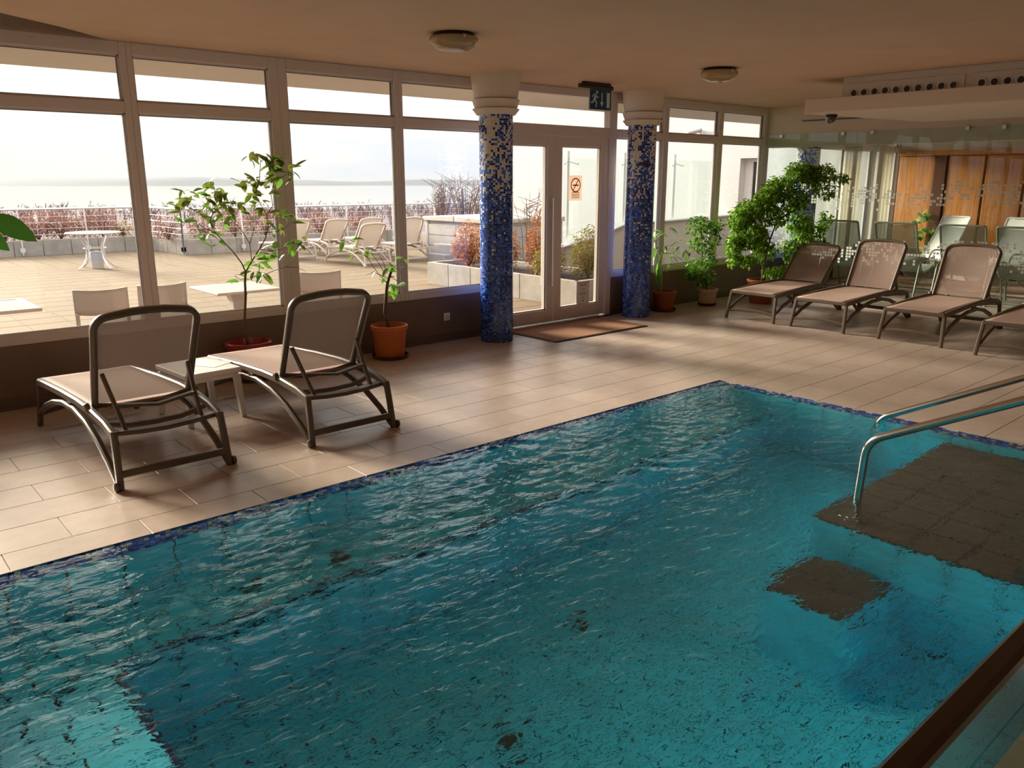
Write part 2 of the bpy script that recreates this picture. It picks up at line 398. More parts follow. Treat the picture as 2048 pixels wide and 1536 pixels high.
# ------------------------------------------------------------------ ceiling with the recess beside the windows, overhang outside
edge = [(2.13, 6.97), (1.60, 6.50), (1.20, 6.22), (.5, 5.93), (-.6, 5.72), (XL-.2, 5.62)]
ce = MB(); ce.prism([(x, y, CEIL) for (x, y) in edge]+[(XL-.2, YB-.2, CEIL), (XW+.3, YB-.2, CEIL), (XW+.3, 6.97, CEIL)], (0, 0, .4))
ceiling = tag(ce.build('ceiling', M['ceiling']), 'warm tan painted ceiling above the pool', 'ceiling', kind='structure')
rc = MB(); rc.box(XL-.2, 2.3, 5.4, 6.97, 3.09, 3.2)
rc.build('recess_lid', M['ceiling'], ceiling)
oh = MB(); oh.box(XL-4, XW, 6.97, 9.0, 2.70, 3.1)
tag(oh.build('trim_1', M['overhang']), 'cream rendered roof overhang outside above the windows', 'overhang', kind='structure')

# ------------------------------------------------------------------ outer walls of the hall
for nm, q, lb in (('wall_left', (XL-.2, XL, YB-.2, 6.97, -.12, 3.1), 'plain plaster end wall beyond the pool'), ('wall_back', (XL, XW, YB-.2, YB, -.12, CEIL), 'plain plaster wall across the pool from the lake')):
    w = MB(); w.box(*q); tag(w.build(nm, M['plaster']), lb, 'wall', kind='structure')

# ------------------------------------------------------------------ parapet under the windows
def parapet(nm, x0, x1, lb):
    w = MB(); w.box(x0, x1, YP, 7.02, -.12, .475)
    return tag(w.build(nm, M['parapet']), lb, 'wall', kind='structure')
parapet('wall_window', XL, 5.80, 'low dark brown clad wall under the long lake windows')
parapet('wall_right', 7.66, XW, 'low dark brown wall under the windows behind the potted plants')
for i, (x0, x1) in enumerate(((XL, 5.80), (7.66, XP))):
    b = MB(); b.box(x0, x1, YP-.012, YP, 0., .085)
    tag(b.build('baseboard_'+('left', 'right')[i], M['skirting'], bevel=.003), 'dark tile skirting along the wall '+('left', 'right')[i]+' of the door', 'baseboard', kind='structure')

# ------------------------------------------------------------------ windows
Y0F, Y1F = 6.845, 6.935
def pane(mb, x0, x1, z0, z1, y=YG): mb.box(x0, x1, y-.006, y+.006, z0, z1)
def window(n, x0, x1, label, z0=.475, lights=((.475, 2.17), (2.255, 2.60)), fw=.05, left=None, right=None):
    w = thing('window_%d' % n, label, 'window', (0, 0, 0), kind='structure')
    l = fw if left is None else left; r = fw if right is None else right
    fr = MB()
    fr.box(x0, x0+l, Y0F, Y1F, z0, CEIL); fr.box(x1-r, x1, Y0F, Y1F, z0, CEIL)
    fr.box(x0+l, x1-r, Y0F, Y1F, z0, z0+.075); fr.box(x0+l, x1-r, Y0F, Y1F, 2.59, CEIL); fr.box(x0+l, x1-r, Y0F, Y1F, 2.17, 2.255)
    fr.build('frame', M['frame'], w, bevel=.006)
    a, b = x0+l, x1-r
    for (q0, q1) in ((z0+.075, 2.17), (2.255, 2.59)):
        bd = MB(); t = .012                       # glazing beads and gasket
        for (u0, u1, v0, v1) in ((a, a+t, q0, q1), (b-t, b, q0, q1), (a, b, q0, q0+t), (a, b, q1-t, q1)): bd.box(u0, u1, YG-.022, YG+.02, v0, v1)
        bd.build('glazing_bead', M['frame'], w)
        gk = MB(); s = t+.004
        for (u0, u1, v0, v1) in ((a+t, a+s, q0+t, q1-t), (b-s, b-t, q0+t, q1-t), (a+t, b-t, q0+t, q0+s), (a+t, b-t, q1-s, q1-t)): gk.box(u0, u1, YG-.012, YG+.01, v0, v1)
        gk.build('gasket', M['gasket'], w)
        p = MB(); pane(p, a+t, b-t, q0+t, q1-t); p.build('pane', M['pane'], w)
    for k in range(3):                            # round cover caps on the head of the frame
        c = MB(); xx = x0+(x1-x0)*(k+.5)/3
        c.lathe([(.011, 0), (.011, .004), (.006, .007)], 10); o = c.build('cover_cap', M['frame'], w, smooth=True); o.location = (xx, Y0F, 2.645); o.rotation_euler = (math.pi/2, 0, 0)
    return w
wl = ['tall lake window at the far end of the dark wall', 'lake window next to the corner recess of the ceiling', 'lake window under the ceiling recess, round terrace table outside',
      'lake window behind the tall sapling in the red pot', 'lake window between the sapling and the cut-back plant', 'lake window beside the first mosaic column']
xs = [-2.85, -1.53, -.31, .87, 2.112, 3.337, 4.566, 5.80]
wn = 0
for i in range(7):
    wn += 1
    window(wn, xs[i], xs[i+1], ['lake window farthest from the glass doors, at the plain end wall', 'second lake window from the plain end wall', 'lake window with the slatted terrace table outside it',
        'lake window with the round metal table beyond it', 'lake window behind the tall sapling in the red pot', 'lake window behind the cut-back plant in the terracotta pot',
        'lake window beside the mosaic column left of the doors'][i], left=.082 if i == 5 else .043, right=.082 if i == 4 else .05)
rxs = [7.66, 8.66, 9.86, 11.03]
for i in range(3):
    wn += 1
    window(wn, rxs[i], rxs[i+1], ['narrow window between the door jamb and the second mosaic column', 'window right behind the leafy plants, white building outside', 'window beside the glass partition, white building outside'][i], left=.05, right=.05 if i < 2 else .09)

# window strip of the room behind the glass partition
fxs = [11.03, 12.3, 13.5, 14.5, XW]
for i in range(4):
    wn += 1
    window(wn, fxs[i], fxs[i+1], ['first', 'second', 'third', 'last'][i]+' window of the quiet room behind the glass partition', left=.06, right=.06)

# ------------------------------------------------------------------ terrace door
door = thing('door_1', 'white framed double glass door to the terrace', 'door', (0, 0, 0), kind='structure')
jb = MB(); jb.box(5.80, 5.875, Y0F-.01, Y1F, 0, CEIL); jb.box(7.565, 7.66, Y0F-.01, Y1F, 0, CEIL); jb.box(5.875, 7.565, Y0F-.01, Y1F, 2.155, 2.275); jb.box(5.875, 7.565, Y0F-.01, Y1F, 2.60, CEIL)
jb.build('door_frame', M['frame'], door, bevel=.006)
p = MB(); pane(p, 5.875, 7.565, 2.275, 2.60); p.build('fanlight_pane', M['pane'], door)
th = MB(); th.box(5.80, 7.66, 6.80, 7.05, -.11, .012); th.build('threshold', M['dark_metal'], door)
for k, (x0, x1) in enumerate(((5.885, 6.662), (6.670, 7.470+.088))):
    lf = MB(); z0, z1 = .03, 2.15; s = .115
    lf.box(x0, x0+s, Y0F, Y1F-.01, z0, z1); lf.box(x1-s, x1, Y0F, Y1F-.01, z0, z1); lf.box(x0+s, x1-s, Y0F, Y1F-.01, z0, .175); lf.box(x0+s, x1-s, Y0F, Y1F-.01, 2.05, z1)
    leaf = lf.build('door_leaf', M['frame'], door, bevel=.006)
    bd = MB(); a, b, q0, q1, t = x0+s, x1-s, .175, 2.05, .016
    for (u0, u1, v0, v1) in ((a, a+t, q0, q1), (b-t, b, q0, q1), (a, b, q0, q0+t), (a, b, q1-t, q1)): bd.box(u0, u1, YG-.02, YG+.02, v0, v1)
    bd.build('glazing_bead', M['white_table'], leaf)
    p = MB(); pane(p, a+t, b-t, q0+t, q1-t); p.build('pane', M['pane'], leaf)
    if k == 0:
        for (yy, lab) in ((Y0F-.055, 'inner'), (Y1F+.045, 'outer')):
            h = MB(); xx = x1-.06
            h.tube([(xx, yy, .46), (xx, yy, 1.47)], .014, 12); y2 = Y0F if lab == 'inner' else Y1F-.01
            for zz in (.56, 1.37): h.tube([(xx, yy, zz), (xx, y2, zz)], .008, 8)
            h.build('pull_handle', M['steel_soft'], leaf, smooth=True)

# notices on the door glass
def flat(mb, x0, x1, z0, z1, y, d=.0006): mb.box(x0, x1, y-d, y, z0, z1)
yn = YG-.0075
ns = thing('no_smoking_sign', 'pink paper no-smoking sign with red ring on the door glass', 'sign', (0, 0, 0))
cx0, cx1, zt, zb = on_y(1139, 352, yn)[0], on_y(1164, 352, yn)[0], on_y(1152, 351, yn)[2], on_y(1152, 401, yn)[2]
m = MB(); flat(m, cx0, cx1, zb, zt, yn); m.build('sheet', M['pink_paper'], ns)
cxm, czm, rr = .5*(cx0+cx1), zt-.105*(zt-zb)/.3-.01, .083
m = MB(); vv = []
for i in range(40):
    a = 2*math.pi*i/40
    vv += [(cxm+rr*math.cos(a), yn-.0014, czm+rr*math.sin(a)), (cxm+(rr-.014)*math.cos(a), yn-.0014, czm+(rr-.014)*math.sin(a))]
m.add(vv, [(2*i, 2*i+1, (2*i+3) % 80, (2*i+2) % 80) for i in range(40)]); m.build('red_ring', M['sign_red'], ns, fix=False)
m = MB(); d = rr-.01; c_, s_ = math.cos(math.radians(55)), math.sin(math.radians(55))
m.prism([(cxm+d*c_+.006*s_, yn-.0012, czm+d*s_-.006*c_), (cxm+d*c_-.006*s_, yn-.0012, czm+d*s_+.006*c_), (cxm-d*c_-.006*s_, yn-.0012, czm-d*s_+.006*c_), (cxm-d*c_+.006*s_, yn-.0012, czm-d*s_-.006*c_)], (0, -.0004, 0)); m.build('slash', M['sign_red'], ns)
m = MB(); flat(m, cxm-.05, cxm+.05, czm-.008, czm+.006, yn-.0018); m.build('cigarette', M['ink'], ns)
m = MB()
for k in range(4): flat(m, cx0+.04, cx1-.04, zb+.03+.02*k, zb+.038+.02*k, yn-.0008)
m.build('small_print', M['grey_ink'], ns, stuff=True)
nt_ = thing('door_notice', 'white printed notice taped low on the door glass', 'notice', (0, 0, 0))
ax0, ax1, azt, azb = on_y(1153, 590, yn)[0], on_y(1178, 590, yn)[0], on_y(1165, 563, yn)[2], on_y(1165, 611, yn)[2]
m = MB(); flat(m, ax0, ax1, azb, azt, yn); m.build('sheet', M['paper'], nt_)
m = MB(); hh = azt-azb
for (f, w_, t_) in ((.95, .9, .012), (.88, .5, .007), (.85, .6, .007), (.82, .5, .007), (.70, .35, .006), (.67, .35, .006), (.56, .3, .006), (.52, .7, .006), (.49, .6, .006), (.46, .4, .006), (.34, .12, .016), (.22, .14, .018), (.07, .8, .014)):
    cxx = .5*(ax0+ax1); ww = (ax1-ax0)*w_/2; flat(m, cxx-ww, cxx+ww, azb+f*hh-t_/2, azb+f*hh+t_/2, yn-.0008)
m.build('print', M['grey_ink'], nt_, stuff=True)

# door mat, wall socket
dm = thing('door_mat', 'rust brown coir door mat in front of the glass doors', 'mat', (6.62, 6.39, 0.))
m = MB(); m.box(-.755, .755, -.415, .415, 0, .008); m.build('rubber_edge', M['rubber'], dm, bevel=.003)
m = MB(); m.box(-.73, .73, -.39, .39, .008, .014); m.build('coir_pile', M['mat'], dm, bevel=.003)
ws = thing('wall_socket', 'white square wall socket low on the dark wall', 'socket', (5.07, YP, .262))
m = MB(); m.box(-.041, .041, -.009, 0, -.041, .041); m.build('cover_plate', M['white_table'], ws, bevel=.003)
m = MB(); m.box(-.027, .027, -.013, -.008, -.027, .027); m.build('insert', M['paper'], ws, bevel=.002)
m = MB(); m.lathe([(.019, 0), (.019, .003), (.016, .003)], 20, close=True); o = m.build('socket_well', M['grey_ink'], ws); o.rotation_euler = (math.pi/2, 0, 0); o.location = (0, -.013, 0)

# ------------------------------------------------------------------ mosaic columns
BLUES = [(.018, .07, .46), (.03, .12, .64), (.055, .22, .78), (.008, .022, .19), (.005, .010, .06), (.12, .32, .82), (.03, .09, .55)]
BW = [5, 6, 5, 4, 2, 2, 4]
WHITE = [(.80, .76, .72), (.74, .70, .66), (.84, .80, .78)]
def mosaic_column(x, y, label, seed, r=.170, pitch=.0213, top=2.305, detail=True):
    rn = random.Random(seed); t = thing('mosaic_column', label, 'column', (x, y, 0), group='mosaic columns')
    m = MB(); m.lathe([(r, 0), (r, top)], 56); m.build('grout_shaft', M['mosaic_grout'], t, smooth=True)
    n = int(2*math.pi*r/pitch); rows = int(top/pitch); m = MB(); h = pitch*.5-.0011; da = 2*math.pi/n; ha = da/2*(h/(pitch/2)); ro = r+.0028
    for k in range(rows):
        z = (k+.5)*top/rows; f = z/top
        pw = 0 if f < .3 else min(.56, (.03 if f < .45 else .08 if f < .58 else .10+(f-.58)*1.7))
        base = rn.random()
        for i in range(n):
            a = i*da
            # broad drifts of dark and bright blue, white breaking in towards the top
            drift = math.sin(3*a+7*f+seed)+math.sin(5*a-11*f)
            if rn.random() < pw*(1+.35*drift): c = rn.choice(WHITE)
            elif rn.random() < .16: c = BLUES[rn.choice((3, 4))]
            else: c = rn.choices(BLUES, BW)[0]
            m.col = c
            c0, s0, c1, s1 = math.cos(a-ha), math.sin(a-ha), math.cos(a+ha), math.sin(a+ha)
            m.add([(r*c0, r*s0, z-h), (r*c1, r*s1, z-h), (r*c1, r*s1, z+h), (r*c0, r*s0, z+h), (ro*c0, ro*s0, z-h), (ro*c1, ro*s1, z-h), (ro*c1, ro*s1, z+h), (ro*c0, ro*s0, z+h)],
                  [(4,5,6,7),(0,1,5,4),(1,2,6,5),(2,3,7,6),(3,0,4,7)])
    m.build('mosaic_tiles', M['mosaic'], t, fix=False, stuff=True)
    for nm, pr in (('capital_bell', [(.205, 2.445), (.222, 2.462), (.256, CEIL)]), ('capital_ring', [(.185, 2.362), (.214, 2.366), (.242, 2.445), (.20, 2.45)]), ('capital_ring', [(.17, 2.30), (.196, 2.303), (.238, 2.357), (.19, 2.372)])):
        c = MB(); c.lathe(pr, 48); c.build(nm, M['capital'], t, smooth=True, ang=25)
    return t
mosaic_column(5.505, 6.516, 'blue and white mosaic column between the lake windows and the door', 3)
mosaic_column(7.86, 6.58, 'blue and white mosaic column beside the plant in the brown pot', 11)
mosaic_column(11.80, 6.60, 'mosaic column in the quiet room behind the glass partition', 19)

# ------------------------------------------------------------------ ceiling lamps, exit sign
def ceiling_lamp(x, y, label):
    t = thing('ceiling_lamp', label, 'lamp', (x, y, CEIL), group='round ceiling lamps')
    m = MB(); m.lathe([(.150, 0), (.152, -.022), (.140, -.026)], 36); m.build('base_ring', M['black'], t, smooth=True)
    m = MB(); m.lathe([(.165, -.024), (.174, -.030), (.176, -.040), (.170, -.062), (.150, -.086), (.110, -.106), (.06, -.116), (.012, -.118)], 40)
    m.build('glass_bowl', M['lamp_glass'], t, smooth=True, ang=60)
    for a in (.3, 2.4, 4.5):
        m = MB(); m.box(.170*math.cos(a)-.008, .170*math.cos(a)+.008, .170*math.sin(a)-.008, .170*math.sin(a)+.008, -.046, -.024); m.build('clip', M['steel_soft'], t)
ceiling_lamp(3.78, 4.94, 'round glass ceiling lamp over the deck between lounger and pool')
ceiling_lamp(6.78, 4.77, 'round glass ceiling lamp nearer the ventilation duct')

es = thing('exit_sign', 'blue emergency exit sign hanging under a tubular fitting', 'sign', (6.75, 6.30, CEIL))
ex = Vector((1, .02, 0))
m = MB(); m.tube([(-.27, 0, -.045), (.24, 0, -.045)], .024, 16); m.build('tube_fitting', M['dark_metal'], es, smooth=True)
m = MB(); m.box(-.22, .2, -.02, .02, -.028, 0); m.build('mounting_bracket', M['dark_metal'], es)
m = MB(); m.box(-.125, .235, -.004, .004, -.285, -.058); m.build('border', M['sign_white'], es, bevel=.002)
m = MB(); m.box(-.113, .223, -.0055, -.0035, -.273, -.070); m.build('blue_face', M['sign_blue'], es)
pc = MB(); yy = -.0062
def blk(p): pc.prism([(a, yy, b) for (a, b) in p], (0, -.0008, 0))
def bl(a, b, w):
    a = Vector((a[0], a[1], 0)); b = Vector((b[0], b[1], 0)); d = (b-a).normalized(); n = Vector((-d.y, d.x, 0))*w/2
    blk([(q.x, q.y) for q in (a+n, b+n, b-n, a-n)])
blk([(-.005+.017*math.cos(a*math.pi/6), -.098+.017*math.sin(a*math.pi/6)) for a in range(12)])
bl((-.022, -.12), (-.045, -.175), .032); bl((-.02, -.12), (-.062, -.125), .013); bl((-.062, -.125), (-.078, -.150), .012); bl((-.018, -.125), (.004, -.155), .012); bl((.004, -.155), (.02, -.148), .011)
bl((-.042, -.172), (-.012, -.20), .018); bl((-.012, -.20), (-.018, -.252), .015); bl((-.05, -.172), (-.068, -.205), .018); bl((-.068, -.205), (-.10, -.205), .014)
pc.build('running_figure', M['sign_white'], es)
pc = MB(); bl((.075, -.10), (.075, -.20), .014); blk([(.045, -.195), (.105, -.195), (.075, -.245)]); pc.build('arrow', M['sign_white'], es)
pc = MB(); blk([(.15, -.095), (.20, -.095), (.20, -.25), (.15, -.25)]); pc.build('door_symbol', M['sign_white'], es)

# ------------------------------------------------------------------ ventilation duct on its soffit
sf = MB(); sf.prism([(8.22, 4.69, 2.345), (10.40, 4.37, 2.345), (10.40, YB, 2.345), (8.22, YB, 2.345)], (0, 0, .145))
soffit = tag(sf.build('trim_2', M['soffit'], bevel=.006), 'pale dropped soffit slab carrying the ventilation duct', 'soffit', kind='structure')
vd = thing('ventilation_duct', 'long white ventilation duct with a row of round nozzles', 'duct', (8.32, 4.34, 2.49))
m = MB(); m.box(0, .55, YB-4.30, 0, 0, CEIL-2.49); m.build('duct_box', M['white_metal'], vd, bevel=.004)
def nozzle_row(y0, n, step):
    for k in range(n):
        y = y0-step*k
        m = MB(); m.lathe([(.040, 0), (.040, .012), (.030, .012), (.024, -.03), (.024, 0)], 20, close=True); o = m.build('nozzle', M['white_metal'], vd, smooth=True, ang=35)
        o.location = (-.012, y, .034); o.rotation_euler = (0, -math.pi/2, 0)
        m = MB(); m.lathe([(.030, 0), (.030, .004)], 20); o2 = m.build('nozzle_throat', M['black'], o); o2.location = (0, 0, .004)
m = MB(); m.box(-.012, 0, -1.18, -.075, .004, .125); m.build('nozzle_plate', M['white_metal'], vd, bevel=.003)
nozzle_row(-.135, 10, .106)
m = MB(); m.box(-.012, 0, -2.6, -1.26, .004, .125); m.build('nozzle_plate', M['white_metal'], vd, bevel=.003)
nozzle_row(-1.33, 11, .106)
dc = thing('dome_camera', 'black dome security camera under the soffit corner', 'camera', (8.50, 4.53, 2.345))
m = MB(); m.lathe([(.062, 0), (.062, -.02), (.055, -.03)], 24); m.build('mount', M['black'], dc, smooth=True)
m = MB(); m.lathe([(.052, -.025), (.052, -.045), (.044, -.07), (.026, -.088), (.006, -.094)], 24); m.build('dome', mat('smoked_dome', (.03, .03, .03), .06, .8, coat=1.), dc, smooth=True)

# ------------------------------------------------------------------ bulkhead and glass partition
bk = MB(); bk.box(XP+.03, XP+.20, YB, YP+.02, 2.13, CEIL); tag(bk.build('trim_3', M['soffit'], bevel=.005), 'pale bulkhead beam over the glass partition', 'beam', kind='structure')
sl = MB(); sl.box(XP+.012, XP+.03, 4.5, 6.3, 2.475, 2.487); tag(sl.build('trim_4', M['dark_metal']), 'thin dark strip standing in for a shaded slot along the bulkhead beam', 'slot strip', kind='structure')  # dark strip on the beam face, put in for the shade inside a slot
joints = [6.80, 5.46, 3.87, 2.28, .70, -.90]
ylabels = ['glass partition panel next to the window wall and the big ficus', 'glass partition panel behind the middle brown lounger', 'glass partition panel by the wood-panelled wall', 'glass partition panel one further along from the wood wall view', 'last glass partition panel towards the plain back wall']
for i in range(5):
    y1, y0 = joints[i]-.004, joints[i+1]+.004
    g = thing('glass_partition', ylabels[i], 'glass panel', (XP, 0, 0), group='glass partition panels')
    m = MB(); m.box(-.005, .005, y0, y1, .012, 2.305); m.build('glass_sheet', M['screen'], g)
    for yy in (y1-.2, y0+.2):
        m = MB(); m.box(-.022, .028, yy-.022, yy+.022, 2.262, 2.306); m.build('clip', M['steel_soft'], g, bevel=.003)
    sq = MB(); rn = random.Random(40+i)
    for (zc, sp, dens, q) in ((1.47, .20, .60, .036), (.74, .20, .60, .036)):
        ny = int((y1-y0)/.04); nz_ = int(2*sp/.04)
        for a in range(ny):
            yy = y0+.03+a*.04; wob = .06*math.sin(yy*2.1)+.04*math.sin(yy*5.3)
            for b in range(nz_):
                zz = zc-sp+b*.04; w_ = max(0, 1-((zz-zc-wob)/sp)**2)
                if rn.random() < dens*w_**1.5: sq.box(-.0075, -.0052, yy, yy+.03, zz, zz+.03)
    sq.build('frosted_squares', M['frost'], g, fix=False, stuff=True)

# ------------------------------------------------------------------ quiet room: wood panelling
w = MB(); w.box(XW, XW+.2, YB-.2, 6.97, -.12, CEIL); tag(w.build('wall_end', M['plaster']), 'plaster end wall above the wood panelling', 'wall', kind='structure')
wp = thing('wood_panelling', 'orange wood wall panelling behind the glass partition', 'panelling', (XW-.03, 0, 0))
ypan = [6.80, 6.18]
m = MB(); m.box(-.05, -.004, ypan[1]+.01, ypan[0], .1, 2.08); m.build('panel', M['wood'], wp, bevel=.006)
m = MB(); m.box(-.07, -.004, 5.98, ypan[1], .0, 2.14); m.build('dark_pilaster', M['wood_dark'], wp, bevel=.006)
yy = 5.97
for k in range(9):
    m = MB(); m.box(-.05, -.004, yy-.60, yy-.02, .1, 2.08); m.build('panel', M['wood'], wp, bevel=.006); yy -= .62
m = MB(); m.box(-.03, 0, .35, 6.80, 0, 2.08); m.build('backing', M['wood_dark'], wp)
m = MB(); m.box(-.085, 0, .35, 6.80, 2.09, 2.17); m.build('cornice', M['wood'], wp, bevel=.01)
m = MB(); m.box(-.06, 0, .35, 6.80, 0, .09); m.build('plinth', M['wood_dark'], wp)
# gathered curtains at the far windows
for i, (x0, x1, lb) in enumerate(((13.25, 13.75, 'cream gathered curtain at the quiet room window'), (14.5, 14.95, 'cream gathered curtain next to the wood panelling'))):
    m = MB(); m.grid(lambda u, v: (x0+(x1-x0)*u, 6.74+.035*math.sin(u*38)+.01*math.sin(u*17), .05+2.5*v), 60, 2)
    tag(m.build('curtain', M['curtain'], smooth=True, fix=False, ang=0), lb, 'curtain', group='gathered curtains')
# ------------------------------------------------------------------ pool basin
BEN, DEPTH, BW_ = .60, 1.35, .53              # ledge depth, basin depth, ledge width
WL = -.006                                    # water level
ST = (3.98, 2.02)                             # step block: from this x to the end wall, up to this y
zb, zf = WL-BEN, WL-DEPTH
ps = MB()
ps.box(PX0-.25, PX1+.25, PY0-.25, PY1+.25, zf-.2, zf-.012)
ps.box(PX0-.25, PX0-.012, PY0-.25, PY1+.25, zf-.1, -.135); ps.box(PX1+.012, PX1+.25, PY0-.25, PY1+.25, zf-.1, -.135)
ps.box(PX0-.012, PX1+.012, PY1+.012, PY1+.25, zf-.1, -.13); ps.box(PX0-.012, PX1+.012, PY0-.25, PY0-.012, zf-.1, -.13)
ps.box(PX0-.012, PX0+BW_-.012, PY0, PY1, zf, zb-.012); ps.box(PX0, PX1, PY1-BW_+.012, PY1+.012, zf, zb-.012)
pool = tag(ps.build('pool_basin', M['pool_grout']), 'turquoise tiled sunken pool basin with a ledge round it', 'pool', kind='structure')
pt = tile_mesh('pool_tile', .245-.013, .12-.013, .012); pt.materials.append(M['pool_tile'])
gap = .0065
pr_h = []   # horizontal tiles
lx, ly = PX0+BW_, PY1-BW_
pr_led = tile_rows(PY0, PX0+.03, .12, .245, PY0, PY1, lambda y: [(PX0, lx)] if y < ly else [])
pr_lng = [(x0, x1, y0, y1) for (y0, y1, x0, x1) in tile_rows(PX0, ly, .12, .265, PX0, PX1, lambda x: [(ly, PY1)])]
pr_flo = tile_rows(PY0, lx, .12, .245, PY0, ly, lambda y: [(lx, PX1)] if y > ST[1] else [(lx, ST[0])])
led = sorted(pr_led+pr_lng, key=lambda r: -area_px(*r)); flo = sorted(pr_flo, key=lambda r: -area_px(*r))
lay(led, pt, pool, 'tile', .245, .12, zb, 150, M['pool_tile'], .012)
lay(flo, pt, pool, 'tile', .245, .12, zf, 145, M['pool_tile'], .012)
# upright tiles: walls and risers in one field
vt = MB()
def wall_tiles(o, du, length, z0, z1, n):
    o = Vector(o); du = Vector(du); n = Vector(n); nz_ = max(1, round((z1-z0)/.12)); h = (z1-z0)/nz_; nu = max(1, round(length/.245)); w_ = length/nu; g = .0055
    for j in range(nz_):
        for i in range(nu):
            a, b, c, d = i*w_+g, (i+1)*w_-g, z0+j*h+g, z0+(j+1)*h-g
            q = [o+du*a+Vector((0,0,c)), o+du*b+Vector((0,0,c)), o+du*b+Vector((0,0,d)), o+du*a+Vector((0,0,d))]
            vt.add(q+[p+n*.012 for p in q], [(4,5,6,7),(0,1,5,4),(1,2,6,5),(2,3,7,6),(3,0,4,7)])
band = -.135
wall_tiles((lx-.012, PY0, 0), (0,1,0), ly-PY0, zf, zb-.03, (1,0,0))
wall_tiles((lx, ly+.012, 0), (1,0,0), PX1-lx, zf, zb-.03, (0,-1,0))
wall_tiles((PX0-.012, PY0, 0), (0,1,0), PY1-PY0, zb, band, (1,0,0))
wall_tiles((PX0, PY1+.012, 0), (1,0,0), PX1-PX0, zb, band, (0,-1,0))
wall_tiles((PX1+.012, PY0, 0), (0,1,0), PY1-PY0, zf, band, (-1,0,0))
wall_tiles((PX0, PY0-.012, 0), (1,0,0), PX1-PX0, zf, band, (0,1,0))
# step block
wall_tiles((ST[0]+.012, PY0, 0), (0,1,0), ST[1]-PY0, zf, WL-.345, (-1,0,0))
wall_tiles((ST[0], ST[1]-.012, 0), (1,0,0), PX1-ST[0], zf, WL-.345, (0,1,0))
vt.build('upright_tiles', M['pool_tile'], pool, stuff=True)
sb = MB(); sb.box(ST[0]+.012, PX1, PY0, ST[1]-.012, zf, WL-.33); sb.build('step_block', M['pool_grout'], pool)
for (y0, y1, z) in ((1.02, ST[1], WL-.315), (PY0, 1.02, WL-.155)):
    s = MB()
    n = round((PX1-ST[0])/.245)
    for i in range(n):
        w_ = (PX1-ST[0])/n; k = max(1, round((y1-y0)/.245)); h = (y1-y0)/k
        for j in range(k): s.box(ST[0]+i*w_+.003, ST[0]+(i+1)*w_-.003, y0+j*h+.003, y0+(j+1)*h-.003, z-(.175 if y0 < 1 else .015), z)
    s.build('step_tread', M['step_tile'], pool, stuff=True)
# waterline mosaic and dark nosing of the ledge
mo = MB(); rn = random.Random(5); q = .026
def strip(o, du, dv, length, rows, n, dark=0.):
    o, du, dv, n = Vector(o), Vector(du), Vector(dv), Vector(n); k = int(length/q)
    for i in range(k):
        for j in range(rows):
            g = .0012; mo.col = rn.choices(BLUES, [5, 5, 4, 3, 1, 2, 4])[0] if rn.random() > .24 else (.66, .66, .64)
            if dark: mo.col = (.004, .012, .07)
            pts = [o+du*(i*q+g)+dv*(j*q+g), o+du*((i+1)*q-g)+dv*(j*q+g), o+du*((i+1)*q-g)+dv*((j+1)*q-g), o+du*(i*q+g)+dv*((j+1)*q-g)]
            mo.add(pts+[p+n*.010 for p in pts], [(4,5,6,7),(0,1,5,4),(1,2,6,5),(2,3,7,6),(3,0,4,7)])
Lx, Ly = PX1-PX0, PY1-PY0
strip((PX0, PY1+.010, -.002), (1,0,0), (0,0,-1), Lx, 5, (0,-1,0)); strip((PX1+.010, PY0, -.002), (0,1,0), (0,0,-1), Ly, 5, (-1,0,0))
strip((PX0-.010, PY0, -.002), (0,1,0), (0,0,-1), Ly, 5, (1,0,0)); strip((PX0, PY0-.010, -.002), (1,0,0), (0,0,-1), Lx, 5, (0,1,0))
strip((lx-.028, PY0, zb-.009), (0,1,0), (1,0,0), ly-PY0, 1, (0,0,1), 1); strip((lx-.012, PY0, zb-.03), (0,1,0), (0,0,1), ly-PY0, 1, (1,0,0), 1)
strip((lx-.028, ly+.002, zb-.009), (1,0,0), (0,1,0), PX1-lx, 1, (0,0,1), 1); strip((lx, ly+.012, zb-.03), (1,0,0), (0,0,1), PX1-lx, 1, (0,-1,0), 1)
mo.build('edge_mosaic', M['mosaic'], pool, stuff=True)
mb2 = MB()
mb2.box(PX0, PX1, PY1+.012, PY1+.03, -.14, -.004); mb2.box(PX1+.012, PX1+.03, PY0, PY1, -.14, -.004); mb2.box(PX0-.03, PX0-.012, PY0, PY1, -.14, -.004); mb2.box(PX0, PX1, PY0-.03, PY0-.012, -.14, -.004)
mb2.build('mosaic_bed', M['mosaic_grout'], pool)
